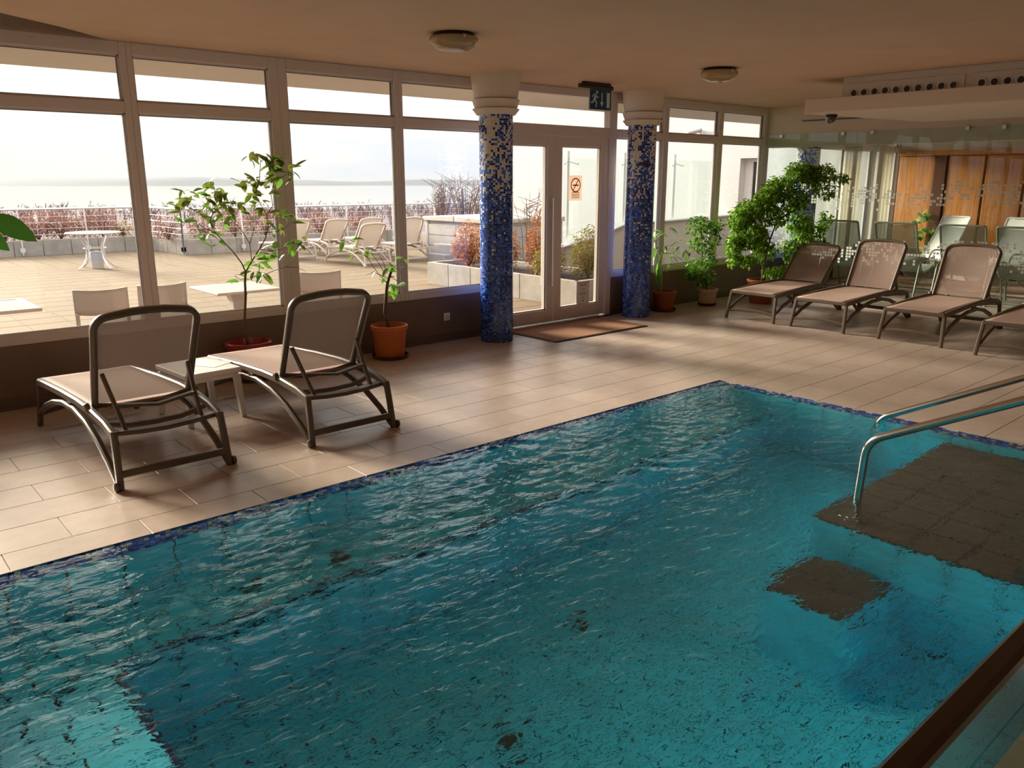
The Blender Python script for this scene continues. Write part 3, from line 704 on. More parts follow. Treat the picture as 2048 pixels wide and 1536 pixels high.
# inlets, drain grate
for (x, y, z) in ((1.45, 3.62, zb), (1.9, 3.55, zb), (2.05, 2.35, zf), (2.9, 2.75, zf), (1.5, 1.75, zf)):
    m = MB(); m.lathe([(.055, 0), (.055, .008), (.03, .012), (.012, .012)], 20); o = m.build('floor_inlet', M['grate'], pool, smooth=True); o.location = (x, y, z)
lsx0, lsx1, lsy0, lsy1, lsz = 3.42, 3.90, 1.50, 1.96, WL-.70
ls = thing('underwater_step', 'square dark-topped underwater step beside the pool steps', 'step', (lsx0, lsy0, zf))
m = MB(); m.box(.008, lsx1-lsx0-.008, .008, lsy1-lsy0-.008, 0, lsz-zf-.012); m.build('step_core', M['pool_grout'], ls)
for (o_, du, n_, L_) in (((.008, 0, 0), (0, 1, 0), (-1, 0, 0), lsy1-lsy0), ((lsx1-lsx0-.008, 0, 0), (0, 1, 0), (1, 0, 0), lsy1-lsy0), ((0, .008, 0), (1, 0, 0), (0, -1, 0), lsx1-lsx0), ((0, lsy1-lsy0-.008, 0), (1, 0, 0), (0, 1, 0), lsx1-lsx0)):
    o_, du, n_ = Vector(o_), Vector(du), Vector(n_)
    for j in range(4):
        for i in range(2):
            h_ = (lsz-zf-.015)/4; p0 = o_+du*(L_*i/2+.003)+Vector((0, 0, j*h_+.003)); p1 = o_+du*(L_*(i+1)/2-.003)+Vector((0, 0, (j+1)*h_-.003))
            q4 = [p0, Vector((p1.x, p1.y, p0.z)), p1, Vector((p0.x, p0.y, p1.z))]; m = MB(); m.hexa(q4+[v+n_*.008 for v in q4]); m.build('tile', M['pool_tile'], ls)
for i in range(2):
    for j in range(2):
        m = MB(); w2, h2 = (lsx1-lsx0)/2, (lsy1-lsy0)/2; m.box(i*w2+.003, (i+1)*w2-.003, j*h2+.003, (j+1)*h2-.003, lsz-zf-.014, lsz-zf); m.build('tread_tile', M['step_tile'], ls)

# ------------------------------------------------------------------ water surface: real ripples
nx, ny = 400, 250
gx = np.linspace(PX0-.006, PX1+.006, nx+1); gy_ = np.linspace(PY0-.006, PY1+.006, ny+1)
X, Y = np.meshgrid(gx, gy_); Z = np.zeros_like(X); rs = np.random.RandomState(4)
env = .38+.9*np.exp(-((X-2.9)/1.5)**2-((Y-3.3)/.75)**2)+.45*np.exp(-((X-1.2)/.9)**2-((Y-3.2)/.8)**2)
env *= .55+.45*np.clip(np.sin(1.7*X+.8)*np.sin(2.3*Y+1.1)+.6, 0, 1.4)
for k in range(90):
    lam = math.exp(rs.uniform(math.log(.055), math.log(.30))); th = math.radians(rs.normal(78, 34)); kk = 2*math.pi/lam
    amp = .00085*(lam/.2)**.85*rs.uniform(.4, 1.)
    warp = .10*np.sin(2.1*X+rs.uniform(0, 6))+.08*np.sin(2.9*Y+rs.uniform(0, 6))
    ph = kk*((X+warp)*math.cos(th)+(Y+.6*warp)*math.sin(th))+rs.uniform(0, 6.28)
    Z += amp*(np.sin(ph)+.25*np.sin(2*ph+.6))
Z = np.minimum(WL+Z*env*.85, -.0005)
me = bpy.data.meshes.new('pool_water')
idx = np.arange((nx+1)*(ny+1)).reshape(ny+1, nx+1)
faces = np.stack([idx[:-1, :-1], idx[:-1, 1:], idx[1:, 1:], idx[1:, :-1]], -1).reshape(-1, 4)
me.from_pydata(np.stack([X, Y, Z], -1).reshape(-1, 3).tolist(), [], faces.tolist()); me.shade_smooth()
wt = put('pool_water', me, M['water']); tag(wt, 'rippling turquoise pool water with bright window reflections', 'water', kind='stuff')

# ------------------------------------------------------------------ handrails and glass balustrade
def fillet(pts, r, n=6):
    P = [Vector(p) for p in pts]; out = [P[0]]
    for i in range(1, len(P)-1):
        a, b, c = P[i-1], P[i], P[i+1]; u, v = (a-b).normalized(), (c-b).normalized(); d = min(r, (a-b).length*.45, (c-b).length*.45)
        p0, p1 = b+u*d, b+v*d
        for k in range(n+1):
            t = k/n; out.append(p0*(1-t)**2+b*2*t*(1-t)+p1*t*t)
    return out+[P[-1]]
def handrail(x, ybend, zbend, zfoot, label):
    t = thing('pool_handrail', label, 'handrail', (x, .22, 0), group='pool step handrails')
    sl_ = .529; y_top = .22; zt = zbend+sl_*(ybend-.22)
    pts = [(0, 0, 0), (0, 0, zt), (0, ybend-.22, zbend), (0, ybend-.19, zfoot)]
    m = MB(); m.tube(fillet(pts, .09), .0215, 14, up=(1, 0, 0)); m.build('tube', M['steel'], t, smooth=True, ang=60)
    for (py, pz) in ((0, 0), (ybend-.19, zfoot)):
        m = MB(); m.lathe([(.045, 0), (.045, .006), (.03, .018)], 20, c=(0, py, pz)); m.build('base_rosette', M['steel'], t, smooth=True)
handrail(4.11, 1.82, .325, WL-.315, 'polished steel handrail bending down into the pool steps')
handrail(5.60, 2.42, .02, zf, 'polished steel handrail along the end wall of the pool steps')
bal = thing('glass_balustrade', 'glass balustrade with bronze top rail at the pool edge', 'balustrade', (0, .31, 0))
m = MB(); m.box(-.4, 2.9, -.006, .006, .06, .97); m.build('glass_panel', M['rail_glass'], bal)
m = MB(); m.bar([(-.42, 0, .985), (2.92, 0, .985)], .036, .03); m.build('top_rail', M['bronze'], bal)
m = MB(); m.box(-.4, 2.9, -.02, .02, 0, .08); m.build('base_shoe', M['steel_soft'], bal, bevel=.004)
# ------------------------------------------------------------------ sun loungers
def lounger(loc, rz, label, group, frame, sling, seat, ang=62., name='sun_lounger'):
    t = thing(name, label, 'sun lounger', loc, rz, group)
    for s in (-1, 1):
        m = MB(); m.bar([(.055, s*.30, .322), (.30, s*.302, .340), (.65, s*.304, .360), (1.0, s*.304, .370), (1.25, s*.304, .364), (1.48, s*.302, .338), (1.615, s*.300, .300)], .036, .052)
        m.build('side_rail', frame, t, smooth=True)
        m = MB(); m.bar([(.062, s*.302, .335), (.03, s*.314, .17), (0, s*.325, 0)], .036, .034, up=(1, 0, 0)); m.build('leg', frame, t, smooth=True)
        m = MB(); m.bar([(1.610, s*.300, .325), (1.635, s*.306, .18), (1.662, s*.313, .0)], .036, .042, up=(1, 0, 0)); lg = m.build('leg', frame, t, smooth=True)
        m = MB(); m.lathe([(.022, -.008), (.026, -.004), (.026, .010), (.016, .016)], 16); w = m.build('wheel', frame, lg, smooth=True); w.location = (1.672, s*.335, .026); w.rotation_euler = (-s*math.pi/2, 0, 0)
        m = MB(); m.bar([(.028, s*.314, .105), (.20, s*.312, .185), (.42, s*.310, .255), (.66, s*.308, .298), (.90, s*.307, .306), (1.12, s*.307, .272), (1.32, s*.308, .205), (1.50, s*.310, .115), (1.645, s*.312, .02)], .034, .040)
        m.build('arched_brace', frame, t, smooth=True)
        m = MB(); m.box(.78, .86, s*.305-.014, s*.305+.014, .30, .345); m.build('brace_block', frame, t, bevel=.006)
    m = MB(); m.bar([(.024, -.318, .095), (.018, -.16, .118), (.016, 0, .126), (.018, .16, .118), (.024, .318, .095)], .028, .034, up=(0, 0, 1)); m.build('front_stretcher', frame, t, smooth=True)
    m = MB(); m.bar([(.052, -.30, .322), (.05, 0, .326), (.052, .30, .322)], .03, .04); m.build('front_rail', frame, t, smooth=True)
    m = MB(); m.bar([(1.650, -.312, .085), (1.650, .312, .085)], .03, .042); m.build('rear_stretcher', frame, t, smooth=True)
    for (x, z, w, bow) in ((1.545, .300, .075, .0), (1.40, .318, .035, -.02)):
        m = MB(); m.bar([(x, -.295, z), (x+.01, -.15, z-.012+bow), (x+.015, 0, z-.016+bow), (x+.01, .15, z-.012+bow), (x, .295, z)], w, .026); m.build('rear_cross_rail', frame, t, smooth=True)
    m = MB(); m.grid(lambda u, v: (.045+1.20*u, -.292+.584*v, (.345+.030*math.sin(min(1, u*1.05)*math.pi*.62)+.002)-.012*math.sin(math.pi*v)*math.sin(math.pi*min(1, u+.05))), 20, 10)
    o = m.build('seat_sling', seat, t, smooth=True, fix=False, ang=0); md = o.modifiers.new('t', 'SOLIDIFY'); md.thickness = .006
    # backrest
    a = math.radians(ang); d = Vector((math.cos(a), 0, math.sin(a))); nrm = Vector((-math.sin(a), 0, math.cos(a))); h = Vector((1.215, 0, .385))
    def bp(s_, y, off=0.): return h+d*s_+Vector((0, y, 0))+nrm*off
    R = .075; pts = [bp(-.02, -.275), bp(.15, -.278), bp(.35, -.283), bp(.60-R, -.288)]
    for k in range(1, 7): q = k/6*math.pi/2; pts.append(bp(.60-R+R*math.sin(q)+.006*k/6, -.288+R*(1-math.cos(q))))
    pts += [bp(.622, -.10), bp(.626, 0), bp(.622, .10)]
    for k in range(6, 0, -1): q = k/6*math.pi/2; pts.append(bp(.60-R+R*math.sin(q)+.006*k/6, .288-R*(1-math.cos(q))))
    pts += [bp(.60-R, .288), bp(.35, .283), bp(.15, .278), bp(-.02, .275)]
    m = MB(); m.bar(pts, .034, .050, up=nrm); br = m.build('backrest', frame, t, smooth=True, ang=50)
    m = MB(); m.bar([bp(.0, -.275), bp(-.02, -.1, -.02), bp(-.02, .1, -.02), bp(.0, .275)], .03, .03, up=nrm); m.build('lower_rail', frame, br, smooth=True)
    m = MB(); m.grid(lambda u, v: bp(.0+.60*v, (-.262-.004*v)*(1-2*u)*(1. if v < .93 else 1-.9*(v-.93)), .012-.020*math.sin(math.pi*u)*math.sin(math.pi*v)), 12, 16)
    o = m.build('back_sling', sling, br, smooth=True, fix=False, ang=0)
    for s in (-1, 1):
        pv = bp(.235, s*.245, -.02)
        m = MB(); m.bar([pv, Vector((1.50, s*.215, .315))*.5+pv*.5+Vector((.01, 0, 0)), Vector((1.545, s*.215, .298))], .022, .030, up=(1, 0, 0)); m.build('support_strut', frame, br, smooth=True)
        m = MB(); m.lathe([(.026, -.012), (.028, 0), (.02, .014)], 14); k = m.build('hinge_knob', frame, t, smooth=True); k.location = (1.215, s*.318, .385); k.rotation_euler = (-s*math.pi/2, 0, 0)
    mid = bp(.235, 0, -.02)*.45+Vector((1.545, 0, .298))*.55
    m = MB(); m.bar([(mid.x, -.23, mid.z), (mid.x+.02, 0, mid.z-.03), (mid.x, .23, mid.z)], .045, .016); m.build('support_bar', frame, br, smooth=True)
    return t
BF, BS, BT = M['brown_frame'], M['brown_sling'], M['seat_sling']
GW = 'brown loungers facing the lake windows'; GR = 'brown loungers along the glass partition'
lounger((1.405, 6.25, 0), math.radians(-88.6), 'brown sling lounger facing the lake, farther from the red pot', GW, BF, BS, BT, 66)
lounger((2.58, 6.235, 0), math.radians(-89), 'brown sling lounger facing the lake, between white table and terracotta pot', GW, BF, BS, BT, 65)
lounger((8.615, 5.415, 0), math.radians(1), 'brown lounger beside the big ficus, back reclined low', GR, BF, BS, BT, 46)
lounger((8.645, 4.555, 0), math.radians(0), 'brown lounger by the glass partition, second from the big ficus', GR, BF, BS, BT, 63)
lounger((8.655, 3.515, 0), math.radians(0), 'brown lounger by the glass partition, third from the big ficus', GR, BF, BS, BT, 64)
lounger((8.545, 2.50, 0), math.radians(0), 'brown lounger by the glass partition, farthest from the big ficus', GR, BF, BS, BT, 64)

# side table with a sheet of paper
st = thing('side_table', 'low white square side table between the two brown loungers', 'table', (2.035, 5.755, 0), math.radians(4))
m = MB(); m.box(-.205, .205, -.255, .255, .335, .372); m.build('table_top', M['white_table'], st, bevel=.006)
m = MB(); m.box(-.188, .188, -.238, .238, .300, .336); m.build('apron', M['white_table'], st, bevel=.004)
for sx in (-1, 1):
    for sy in (-1, 1):
        m = MB(); a, b = .185, .235; q, w = .024, .018
        m.hexa([(sx*(a+.012)-w, sy*(b+.01)-w, 0), (sx*(a+.012)+w, sy*(b+.01)-w, 0), (sx*(a+.012)+w, sy*(b+.01)+w, 0), (sx*(a+.012)-w, sy*(b+.01)+w, 0),
                (sx*(a-.01)-q, sy*(b-.01)-q, .32), (sx*(a-.01)+q, sy*(b-.01)-q, .32), (sx*(a-.01)+q, sy*(b-.01)+q, .32), (sx*(a-.01)-q, sy*(b-.01)+q, .32)])
        m.build('leg', M['white_table'], st, bevel=.004)
m = MB(); m.box(-.105, .105, -.148, .148, 0, .0012); o = m.build('paper_sheet', M['paper']); o.location = (2.12, 5.79, .373); o.rotation_euler = (0, 0, .5); tag(o, 'sheet of white paper on the low side table', 'paper')

# ------------------------------------------------------------------ steel framed relaxers behind the glass
def relaxer(loc, rz, label, group, fm, sm):
    t = thing('relax_lounger', label, 'lounger', loc, rz, group)
    prof = [(-.44, 1.06), (-.40, .98), (-.28, .72), (-.16, .50), (-.06, .39), (.06, .35), (.22, .37), (.40, .43), (.50, .44), (.62, .38), (.80, .27), (.98, .17)]
    for s in (-1, 1):
        m = MB(); m.tube([(x, s*.29, z) for (x, z) in prof], .015, 8, up=(0, 1, 0)); m.build('side_tube', fm, t, smooth=True)
        m = MB(); m.tube(fillet([(-.36, s*.33, 0), (-.22, s*.33, .52), (.30, s*.33, .56), (.52, s*.33, 0)], .09), .014, 8, up=(0, 1, 0)); m.build('leg_loop', fm, t, smooth=True)
        m = MB(); m.tube([(-.12, s*.30, .44), (-.10, s*.33, .53)], .010, 6); m.tube([(.36, s*.30, .42), (.36, s*.33, .40)], .010, 6); m.build('bracket', fm, t)
    m = MB(); m.tube(fillet([(-.41, -.29, 1.0), (-.445, -.29, 1.07), (-.445, .29, 1.07), (-.41, .29, 1.0)], .05), .015, 8, up=(1, 0, 0)); m.build('head_tube', fm, t, smooth=True)
    m = MB(); m.tube([(-.345, -.33, .06), (-.345, .33, .06)], .012, 8); m.build('cross_tube', fm, t)
    m = MB(); m.tube([(.505, -.33, .05), (.505, .33, .05)], .012, 8); m.build('cross_tube', fm, t)
    m = MB(); n = len(prof)-1
    def pf(u):
        k = min(int(u*n), n-1); f = u*n-k; return (prof[k][0]*(1-f)+prof[k+1][0]*f, prof[k][1]*(1-f)+prof[k+1][1]*f)
    m.grid(lambda u, v: (pf(u)[0], -.278+.556*v, pf(u)[1]-.012*math.sin(math.pi*v)), 22, 6); m.build('sling', sm, t, smooth=True, fix=False, ang=0)
    return t
for (u, lab) in ((1677, 'green mesh relaxer behind the glass, nearest the curtained windows'), (1790, 'green mesh relaxer behind the glass, second from the curtained windows'),
                 (1925, 'green mesh relaxer behind the glass, third from the curtained windows'), (2045, 'green mesh relaxer behind the glass, farthest from the curtained windows')):
    p = on_x(u, 440, 11.95); relaxer((12.38, p[1], 0), math.radians(2), lab, 'green relaxers behind the glass', M['green_frame'], M['green_sling'])
p = on_x(1898, 420, 14.83); relaxer((14.45, p[1]+.05, 0), math.radians(155), 'white sling relaxer in front of the wood panelling, beside the leafy plant', 'white relaxers', M['white_frame'], M['white_sling'])
p = on_x(2050, 425, 14.83); relaxer((14.45, p[1]+.1, 0), math.radians(165), 'white sling relaxer in front of the wood panelling, farther from the leafy plant', 'white relaxers', M['white_frame'], M['white_sling'])
# ------------------------------------------------------------------ pots and plants
def pot(parent, pm, r_top, r_bot, h, rim=.02, saucer=None):
    m = MB(); m.lathe([(r_bot, .0), (r_bot+.004, .01), (r_top-.012, h-rim*2.2), (r_top-.010, h-rim*2.0), (r_top+.004, h-rim*1.8), (r_top+.006, h-.006), (r_top, h), (r_top-.016, h), (r_top-.026, h-.05), (r_bot*.9, .03)], 36)
    m.build('pot', pm, parent, smooth=True, loc=(0, 0, .012 if saucer else 0))
    m = MB(); m.lathe([(r_top-.05, h-.075), (r_top-.028, h-.055), (r_top*.5, h-.042), (.01, h-.038)], 24); m.build('soil', M['soil'], parent, smooth=True, loc=(0, 0, .012 if saucer else 0))
    if saucer:
        m = MB(); m.lathe([(saucer-.03, 0), (saucer, .004), (saucer+.008, .035), (saucer, .036), (saucer-.012, .012), (.02, .012)], 32); m.build('saucer', M['saucer'], parent, smooth=True)
def leaf_mesh(name, L_, W, cup=.12, droop=.12, tipf=.0):
    m = MB(); n = 7; vv = []
    for i in range(n+1):
        f = i/n; w = W/2*math.sin(math.pi*min(1, f**.85))**.7*(1-.12*f); z = -droop*L_*f*f
        vv += [(L_*f, -w, z+cup*w), (L_*f, 0, z), (L_*f, w, z+cup*w)]
    m.add(vv, [q for i in range(n) for q in ((3*i, 3*i+3, 3*i+4, 3*i+1), (3*i+1, 3*i+4, 3*i+5, 3*i+2))])
    return m.mesh(name, smooth=True, fix=False, ang=0)
LEAF = {}
for k in range(3):
    for nm, mt in (('a', 'leaf_a'), ('b', 'leaf_b')):
        LEAF[nm, k] = leaf_mesh('leaf', (.095, .084, .072)[k], (.046, .042, .034)[k], .2, (.1, .3, .5)[k]); LEAF[nm, k].materials.append(M[mt])
BIG = leaf_mesh('leaf', .26, .085, .12, .35); BIG.materials.append(M['leaf_b'])
LONG = leaf_mesh('leaf', .17, .042, .15, .45); LONG.materials.append(M['leaf_b'])
def put_leaf(parent, me, p, az, el, roll, s=1.):
    o = put('leaf', me, None, parent, p); o.rotation_euler = Euler((roll, -el, az)); o.scale = (s, s, s); return o
def twig(parent, pts, r0, r1, mt, name='branch'):
    n = len(pts); m = MB(); m.tube(pts, [r0+(r1-r0)*i/(n-1) for i in range(n)], 7); return m.build(name, mt, parent, smooth=True)

# tall sapling in the red pot ------------------------------------------------
base = np.array([2.775, 6.585, 0.]); dep = depth_of(base+np.array([0, 0, .9]))
sp = thing('potted_sapling', 'tall thin leafy sapling in a glazed red pot', 'plant', tuple(base))
pot(sp, M['red_pot'], .19, .145, .32, saucer=.17)
rn = random.Random(21)
def loc1(u, v, off=0.): return Vector(at_depth(u, v, dep+off))-Vector(base)
def c1(x, y, off=0.): return loc1(330+x/3.659, 280+y/3.659, off)
twig(sp, [Vector((0, 0, .27)), c1(583, 1420), c1(583, 1300), c1(590, 1150), c1(585, 1040), c1(590, 965)], .011, .010, M['bark'], 'trunk')
BR = [[(590, 965), (560, 900), (500, 820), (430, 745), (370, 680), (330, 610), (260, 540), (190, 460)], [(370, 680), (290, 645), (210, 590), (150, 545), (100, 480)], [(590, 965), (640, 880), (690, 800), (735, 720), (755, 640), (745, 550), (700, 470), (660, 400), (640, 340)],
      [(745, 550), (790, 480), (775, 400), (800, 300), (790, 200), (760, 130)], [(755, 675), (820, 670), (880, 640), (930, 600)], [(635, 890), (620, 760), (560, 660), (490, 590), (440, 500), (380, 400), (345, 330)], [(620, 760), (650, 660), (600, 560)],
      [(620, 1005), (720, 990), (800, 955), (880, 930), (960, 870)], [(880, 930), (960, 930), (1030, 960)], [(590, 1000), (550, 985), (510, 985)], [(690, 800), (780, 810), (850, 800), (940, 770)], [(330, 610), (345, 540), (350, 450)], [(690, 900), (690, 960), (650, 1000)], [(660, 400), (690, 300), (700, 150), (640, 80)], [(800, 300), (880, 260), (940, 240)]]
for b in BR:
    o0 = rn.uniform(-.05, .05); n = len(b)
    twig(sp, [c1(x, y, o0*i/(n-1)*2) for i, (x, y) in enumerate(b)], .006 if b[0] == (590, 965) else .0038, .0014, M['bark'])
CL = [(640,75,2),(620,110,3),(700,120,4),(760,130,8),(830,130,6),(800,190,8),(790,230,7),(880,210,4),(930,215,3),(930,265,3),(840,285,6),(740,290,4),(660,290,6),(610,280,3),(560,295,2),(620,330,4),(650,400,5),(700,430,5),(660,460,4),(790,390,5),(720,495,2),(790,540,2),(700,570,2),(755,565,3),(630,580,4),(310,340,4),(350,330,4),(370,370,6),(340,400,6),(390,410,6),(330,450,6),(380,470,7),(350,520,7),(400,540,7),(470,490,6),(480,540,5),(530,460,4),(570,480,2),(460,410,3),(350,590,6),(420,600,4),(120,380,4),(200,400,3),(150,440,5),(100,470,4),(120,510,5),(80,570,3),(110,590,2),(160,510,4),(240,530,2),(215,610,2),(250,690,3),(290,740,3),(330,680,4),(400,750,2),(520,680,2),(880,575,4),(940,570,3),(830,620,2),(960,750,5),(1010,755,4),(920,790,3),(980,790,3),(780,790,3),(800,840,6),(780,860,3),(720,830,3),(880,860,1),(650,900,6),(670,970,6),(710,990,4),(750,920,3),(520,980,3),(540,1020,2),(800,630,2)]
for (x, y, n) in CL:
    for k in range(n):
        p = c1(x+rn.gauss(0, 16), y+rn.gauss(0, 14), rn.gauss(0, .05)); low = y > 560
        me = LEAF['b' if (low and rn.random() < .8) or rn.random() < .2 else 'a', rn.choice((0, 0, 1, 1, 2))]
        put_leaf(sp, me, p, rn.uniform(0, 6.28), rn.uniform(-.9, .7), rn.uniform(-.8, .8), rn.uniform(.9, 1.3))

# cut-back plant in terracotta ----------------------------------------------
base = np.array([4.16, 6.53, 0.]); dep = depth_of(base+np.array([0, 0, .7]))
cp = thing('potted_stump_plant', 'cut-back plant with sparse new leaves in an orange terracotta pot', 'plant', tuple(base))
pot(cp, M['terracotta'], .175, .135, .31, .022, saucer=.17)
def c2(x, y, off=0.): return Vector(at_depth(560+x/5.12, 380+y/5.12, dep+off))-Vector(base)
twig(cp, [Vector((0, 0, .26)), c2(1075, 1250), c2(1085, 1100), c2(1095, 980), c2(1115, 900), c2(1145, 815)], .018, .013, M['bark'], 'trunk')
for b in ([(1090, 950), (1000, 850), (900, 700), (800, 600), (720, 530)], [(1090, 900), (1020, 760), (930, 640), (860, 640)], [(1100, 860), (1050, 720), (1000, 650)], [(1110, 880), (1200, 930), (1250, 950)], [(1090, 900), (960, 840), (880, 870)], [(1145, 815), (1230, 730), (1290, 690)], [(1090, 940), (1010, 910)], [(1120, 850), (1200, 800), (1250, 850)]):
    twig(cp, [c2(x, y) for (x, y) in b], .0035, .0014, M['bark'])
for (x, y, n, s) in ((660, 545, 2, 1.2), (740, 510, 2, 1.3), (820, 555, 1, 1.), (680, 620, 1, .9), (760, 640, 3, .8), (890, 630, 2, 1.), (870, 710, 1, 1.), (1130, 755, 2, 1.), (1100, 798, 2, 1.2), (970, 810, 1, .9), (1230, 790, 2, .9), (1270, 700, 2, 1.1), (1130, 980, 3, 1.4), (1190, 985, 2, 1.9), (1210, 845, 1, 1.), (1110, 880, 3, .7), (1085, 900, 3, .7), (1120, 1030, 1, 1.2)):
    for k in range(n):
        put_leaf(cp, LEAF['b', rn.choice((0, 1))], c2(x+rn.gauss(0, 14), y+rn.gauss(0, 12), rn.gauss(0, .03)), rn.uniform(0, 6.28), rn.uniform(-1., .5), rn.uniform(-.6, .6), s*rn.uniform(.85, 1.15))

# young broad-leaf plant beside the second column -----------------------------
base = np.array([8.45, 6.60, 0.]); dep = depth_of(base+np.array([0, 0, .6]))
yp = thing('potted_broadleaf', 'lanky bright green plant in a brown pot next to the mosaic column', 'plant', tuple(base))
pot(yp, M['brown_pot'], .155, .12, .25, saucer=.155)
def c3(x, y, off=0.): return Vector(at_depth(1180+x/5.389, 420+y/5.389, dep+off))-Vector(base)
for b in ([(760, 900), (735, 800), (690, 690), (690, 560), (720, 430), (740, 300), (760, 250)], [(765, 900), (780, 740), (775, 600), (800, 470), (830, 390), (880, 380), (900, 440)], [(720, 430), (700, 330), (690, 240)], [(800, 470), (760, 430), (720, 450)], [(880, 380), (920, 350), (960, 340)]):
    twig(yp, [c3(x, y) for (x, y) in b], .007, .002, M['green_stem'], 'stem')
for (x, y, me, n, s) in ((700, 230, LONG, 3, .8), (770, 240, LONG, 4, .9), (840, 210, LONG, 2, 1.), (700, 290, LONG, 3, .8), (740, 410, LONG, 4, 1.), (700, 440, LONG, 2, .8), (840, 400, LONG, 3, .9), (900, 440, LONG, 2, .9), (850, 510, LONG, 3, 1.), (830, 560, LONG, 2, .8), (760, 480, LONG, 2, 1.), (940, 380, LONG, 3, .7), (970, 340, LONG, 2, .6), (890, 610, LONG, 2, .7), (1040, 420, LONG, 5, 1.), (1090, 440, LONG, 4, .9)):
    for k in range(n): put_leaf(yp, me, c3(x+rn.gauss(0, 14), y+rn.gauss(0, 12), rn.gauss(0, .04)), rn.uniform(0, 6.28), rn.uniform(-1., .4), rn.uniform(-.5, .5), s*rn.uniform(.8, 1.15))
o = put_leaf(yp, BIG, c3(735, 560), 2.2, -1.35, .3, 1.1); put_leaf(yp, BIG, c3(745, 620), .5, -1.2, -.3, .9)

# dense foliage as one part -----------------------------------------------------
def foliage(name, parent, blobs, leaf, rn, cols, mt, droop=.6, shape=.45):
    m = MB()
    for (c, r, n) in blobs:
        for k in range(n):
            while True:
                q = Vector((rn.uniform(-1, 1), rn.uniform(-1, 1), rn.uniform(-1, 1)))
                if .25 < q.length < 1 or (q.length < 1 and rn.random() < .3): break
            p = Vector(c)+Vector((q.x*r[0], q.y*r[1], q.z*r[2])); az = rn.uniform(0, 6.28); el = rn.uniform(-droop-.5, .3); L_ = leaf*rn.uniform(.7, 1.25); w = L_*shape
            d = Vector((math.cos(az)*math.cos(el), math.sin(az)*math.cos(el), math.sin(el))); s = Vector((-math.sin(az), math.cos(az), 0))*w/2; s = s+Vector((0, 0, rn.uniform(-.4, .4)*w))
            nn = d.cross(s).normalized()*w*.12
            c0 = rn.choice(cols); f = rn.uniform(.75, 1.25); m.col = tuple(x*f for x in c0)
            m.add([p, p+d*L_*.45+s+nn, p+d*L_, p+d*L_*.45-s+nn, p+d*L_*.5-nn*.3], [(0, 4, 1), (1, 4, 2), (2, 4, 3), (3, 4, 0)])
    return m.build(name, mt, parent, fix=False, stuff=True)
GRN = [(.22, .42, .035), (.30, .52, .05), (.13, .30, .03), (.40, .60, .07), (.09, .21, .025)]
DGR = [(.08, .22, .03), (.13, .32, .045), (.20, .42, .06), (.06, .16, .025)]
# umbrella plant in the cream pot
base = np.array([9.29, 6.515, 0.]); dep = depth_of(base+np.array([0, 0, .6]))
up_ = thing('umbrella_plant', 'dense umbrella plant in a cream pot under the window', 'plant', tuple(base))
pot(up_, M['cream_pot'], .135, .105, .22, saucer=.12)
def cw(u, v, off=0.): return Vector(at_depth(u, v, dep+off))-Vector(base)
S = dep/FOC
twig(up_, [Vector((0, 0, .18)), cw(1402, 540), cw(1405, 500), cw(1402, 455)], .012, .006, M['bark'], 'stem'); twig(up_, [cw(1405, 500), cw(1425, 470), cw(1440, 455)], .007, .004, M['bark'], 'stem')
foliage('foliage', up_, [(cw(u, v), (rx*S, rx*S*.9, ry*S), n) for (u, v, rx, ry, n) in ((1398, 452, 24, 22, 230), (1430, 452, 20, 18, 160), (1400, 485, 26, 20, 190), (1418, 515, 16, 22, 130), (1395, 532, 24, 16, 170), (1382, 548, 14, 10, 70), (1408, 556, 24, 18, 200), (1432, 475, 12, 20, 80))], .068, rn, DGR+GRN[:2], M['foliage'], .5, .46)
# large weeping ficus
base = np.array([10.02, 6.14, 0.]); dep = depth_of(base+np.array([0, 0, 1.]))
fc = thing('weeping_ficus', 'large bright weeping ficus in a brown pot at the glass partition', 'plant', tuple(base))
pot(fc, M['brown_pot'], .20, .15, .33)
S = dep/FOC
for b in ([(1518, 552), (1530, 520), (1540, 480), (1555, 440), (1572, 390), (1590, 350), (1612, 330)], [(1520, 552), (1528, 500), (1515, 460), (1500, 430)], [(1540, 480), (1520, 440), (1490, 410)], [(1555, 440), (1590, 420), (1620, 390), (1650, 360), (1690, 350)], [(1572, 390), (1545, 370), (1520, 370)], [(1522, 550), (1545, 530), (1570, 520), (1600, 480)], [(1590, 350), (1640, 335), (1680, 360)], [(1500, 430), (1475, 450), (1465, 490)]):
    twig(fc, [cw(u, v, rn.uniform(-.08, .08)-max(0, (u-1585)/105)*.55) if i else (cw(u, v) if v < 545 else Vector((0, 0, .28))) for i, (u, v) in enumerate(b)], .014, .004, M['bark'])
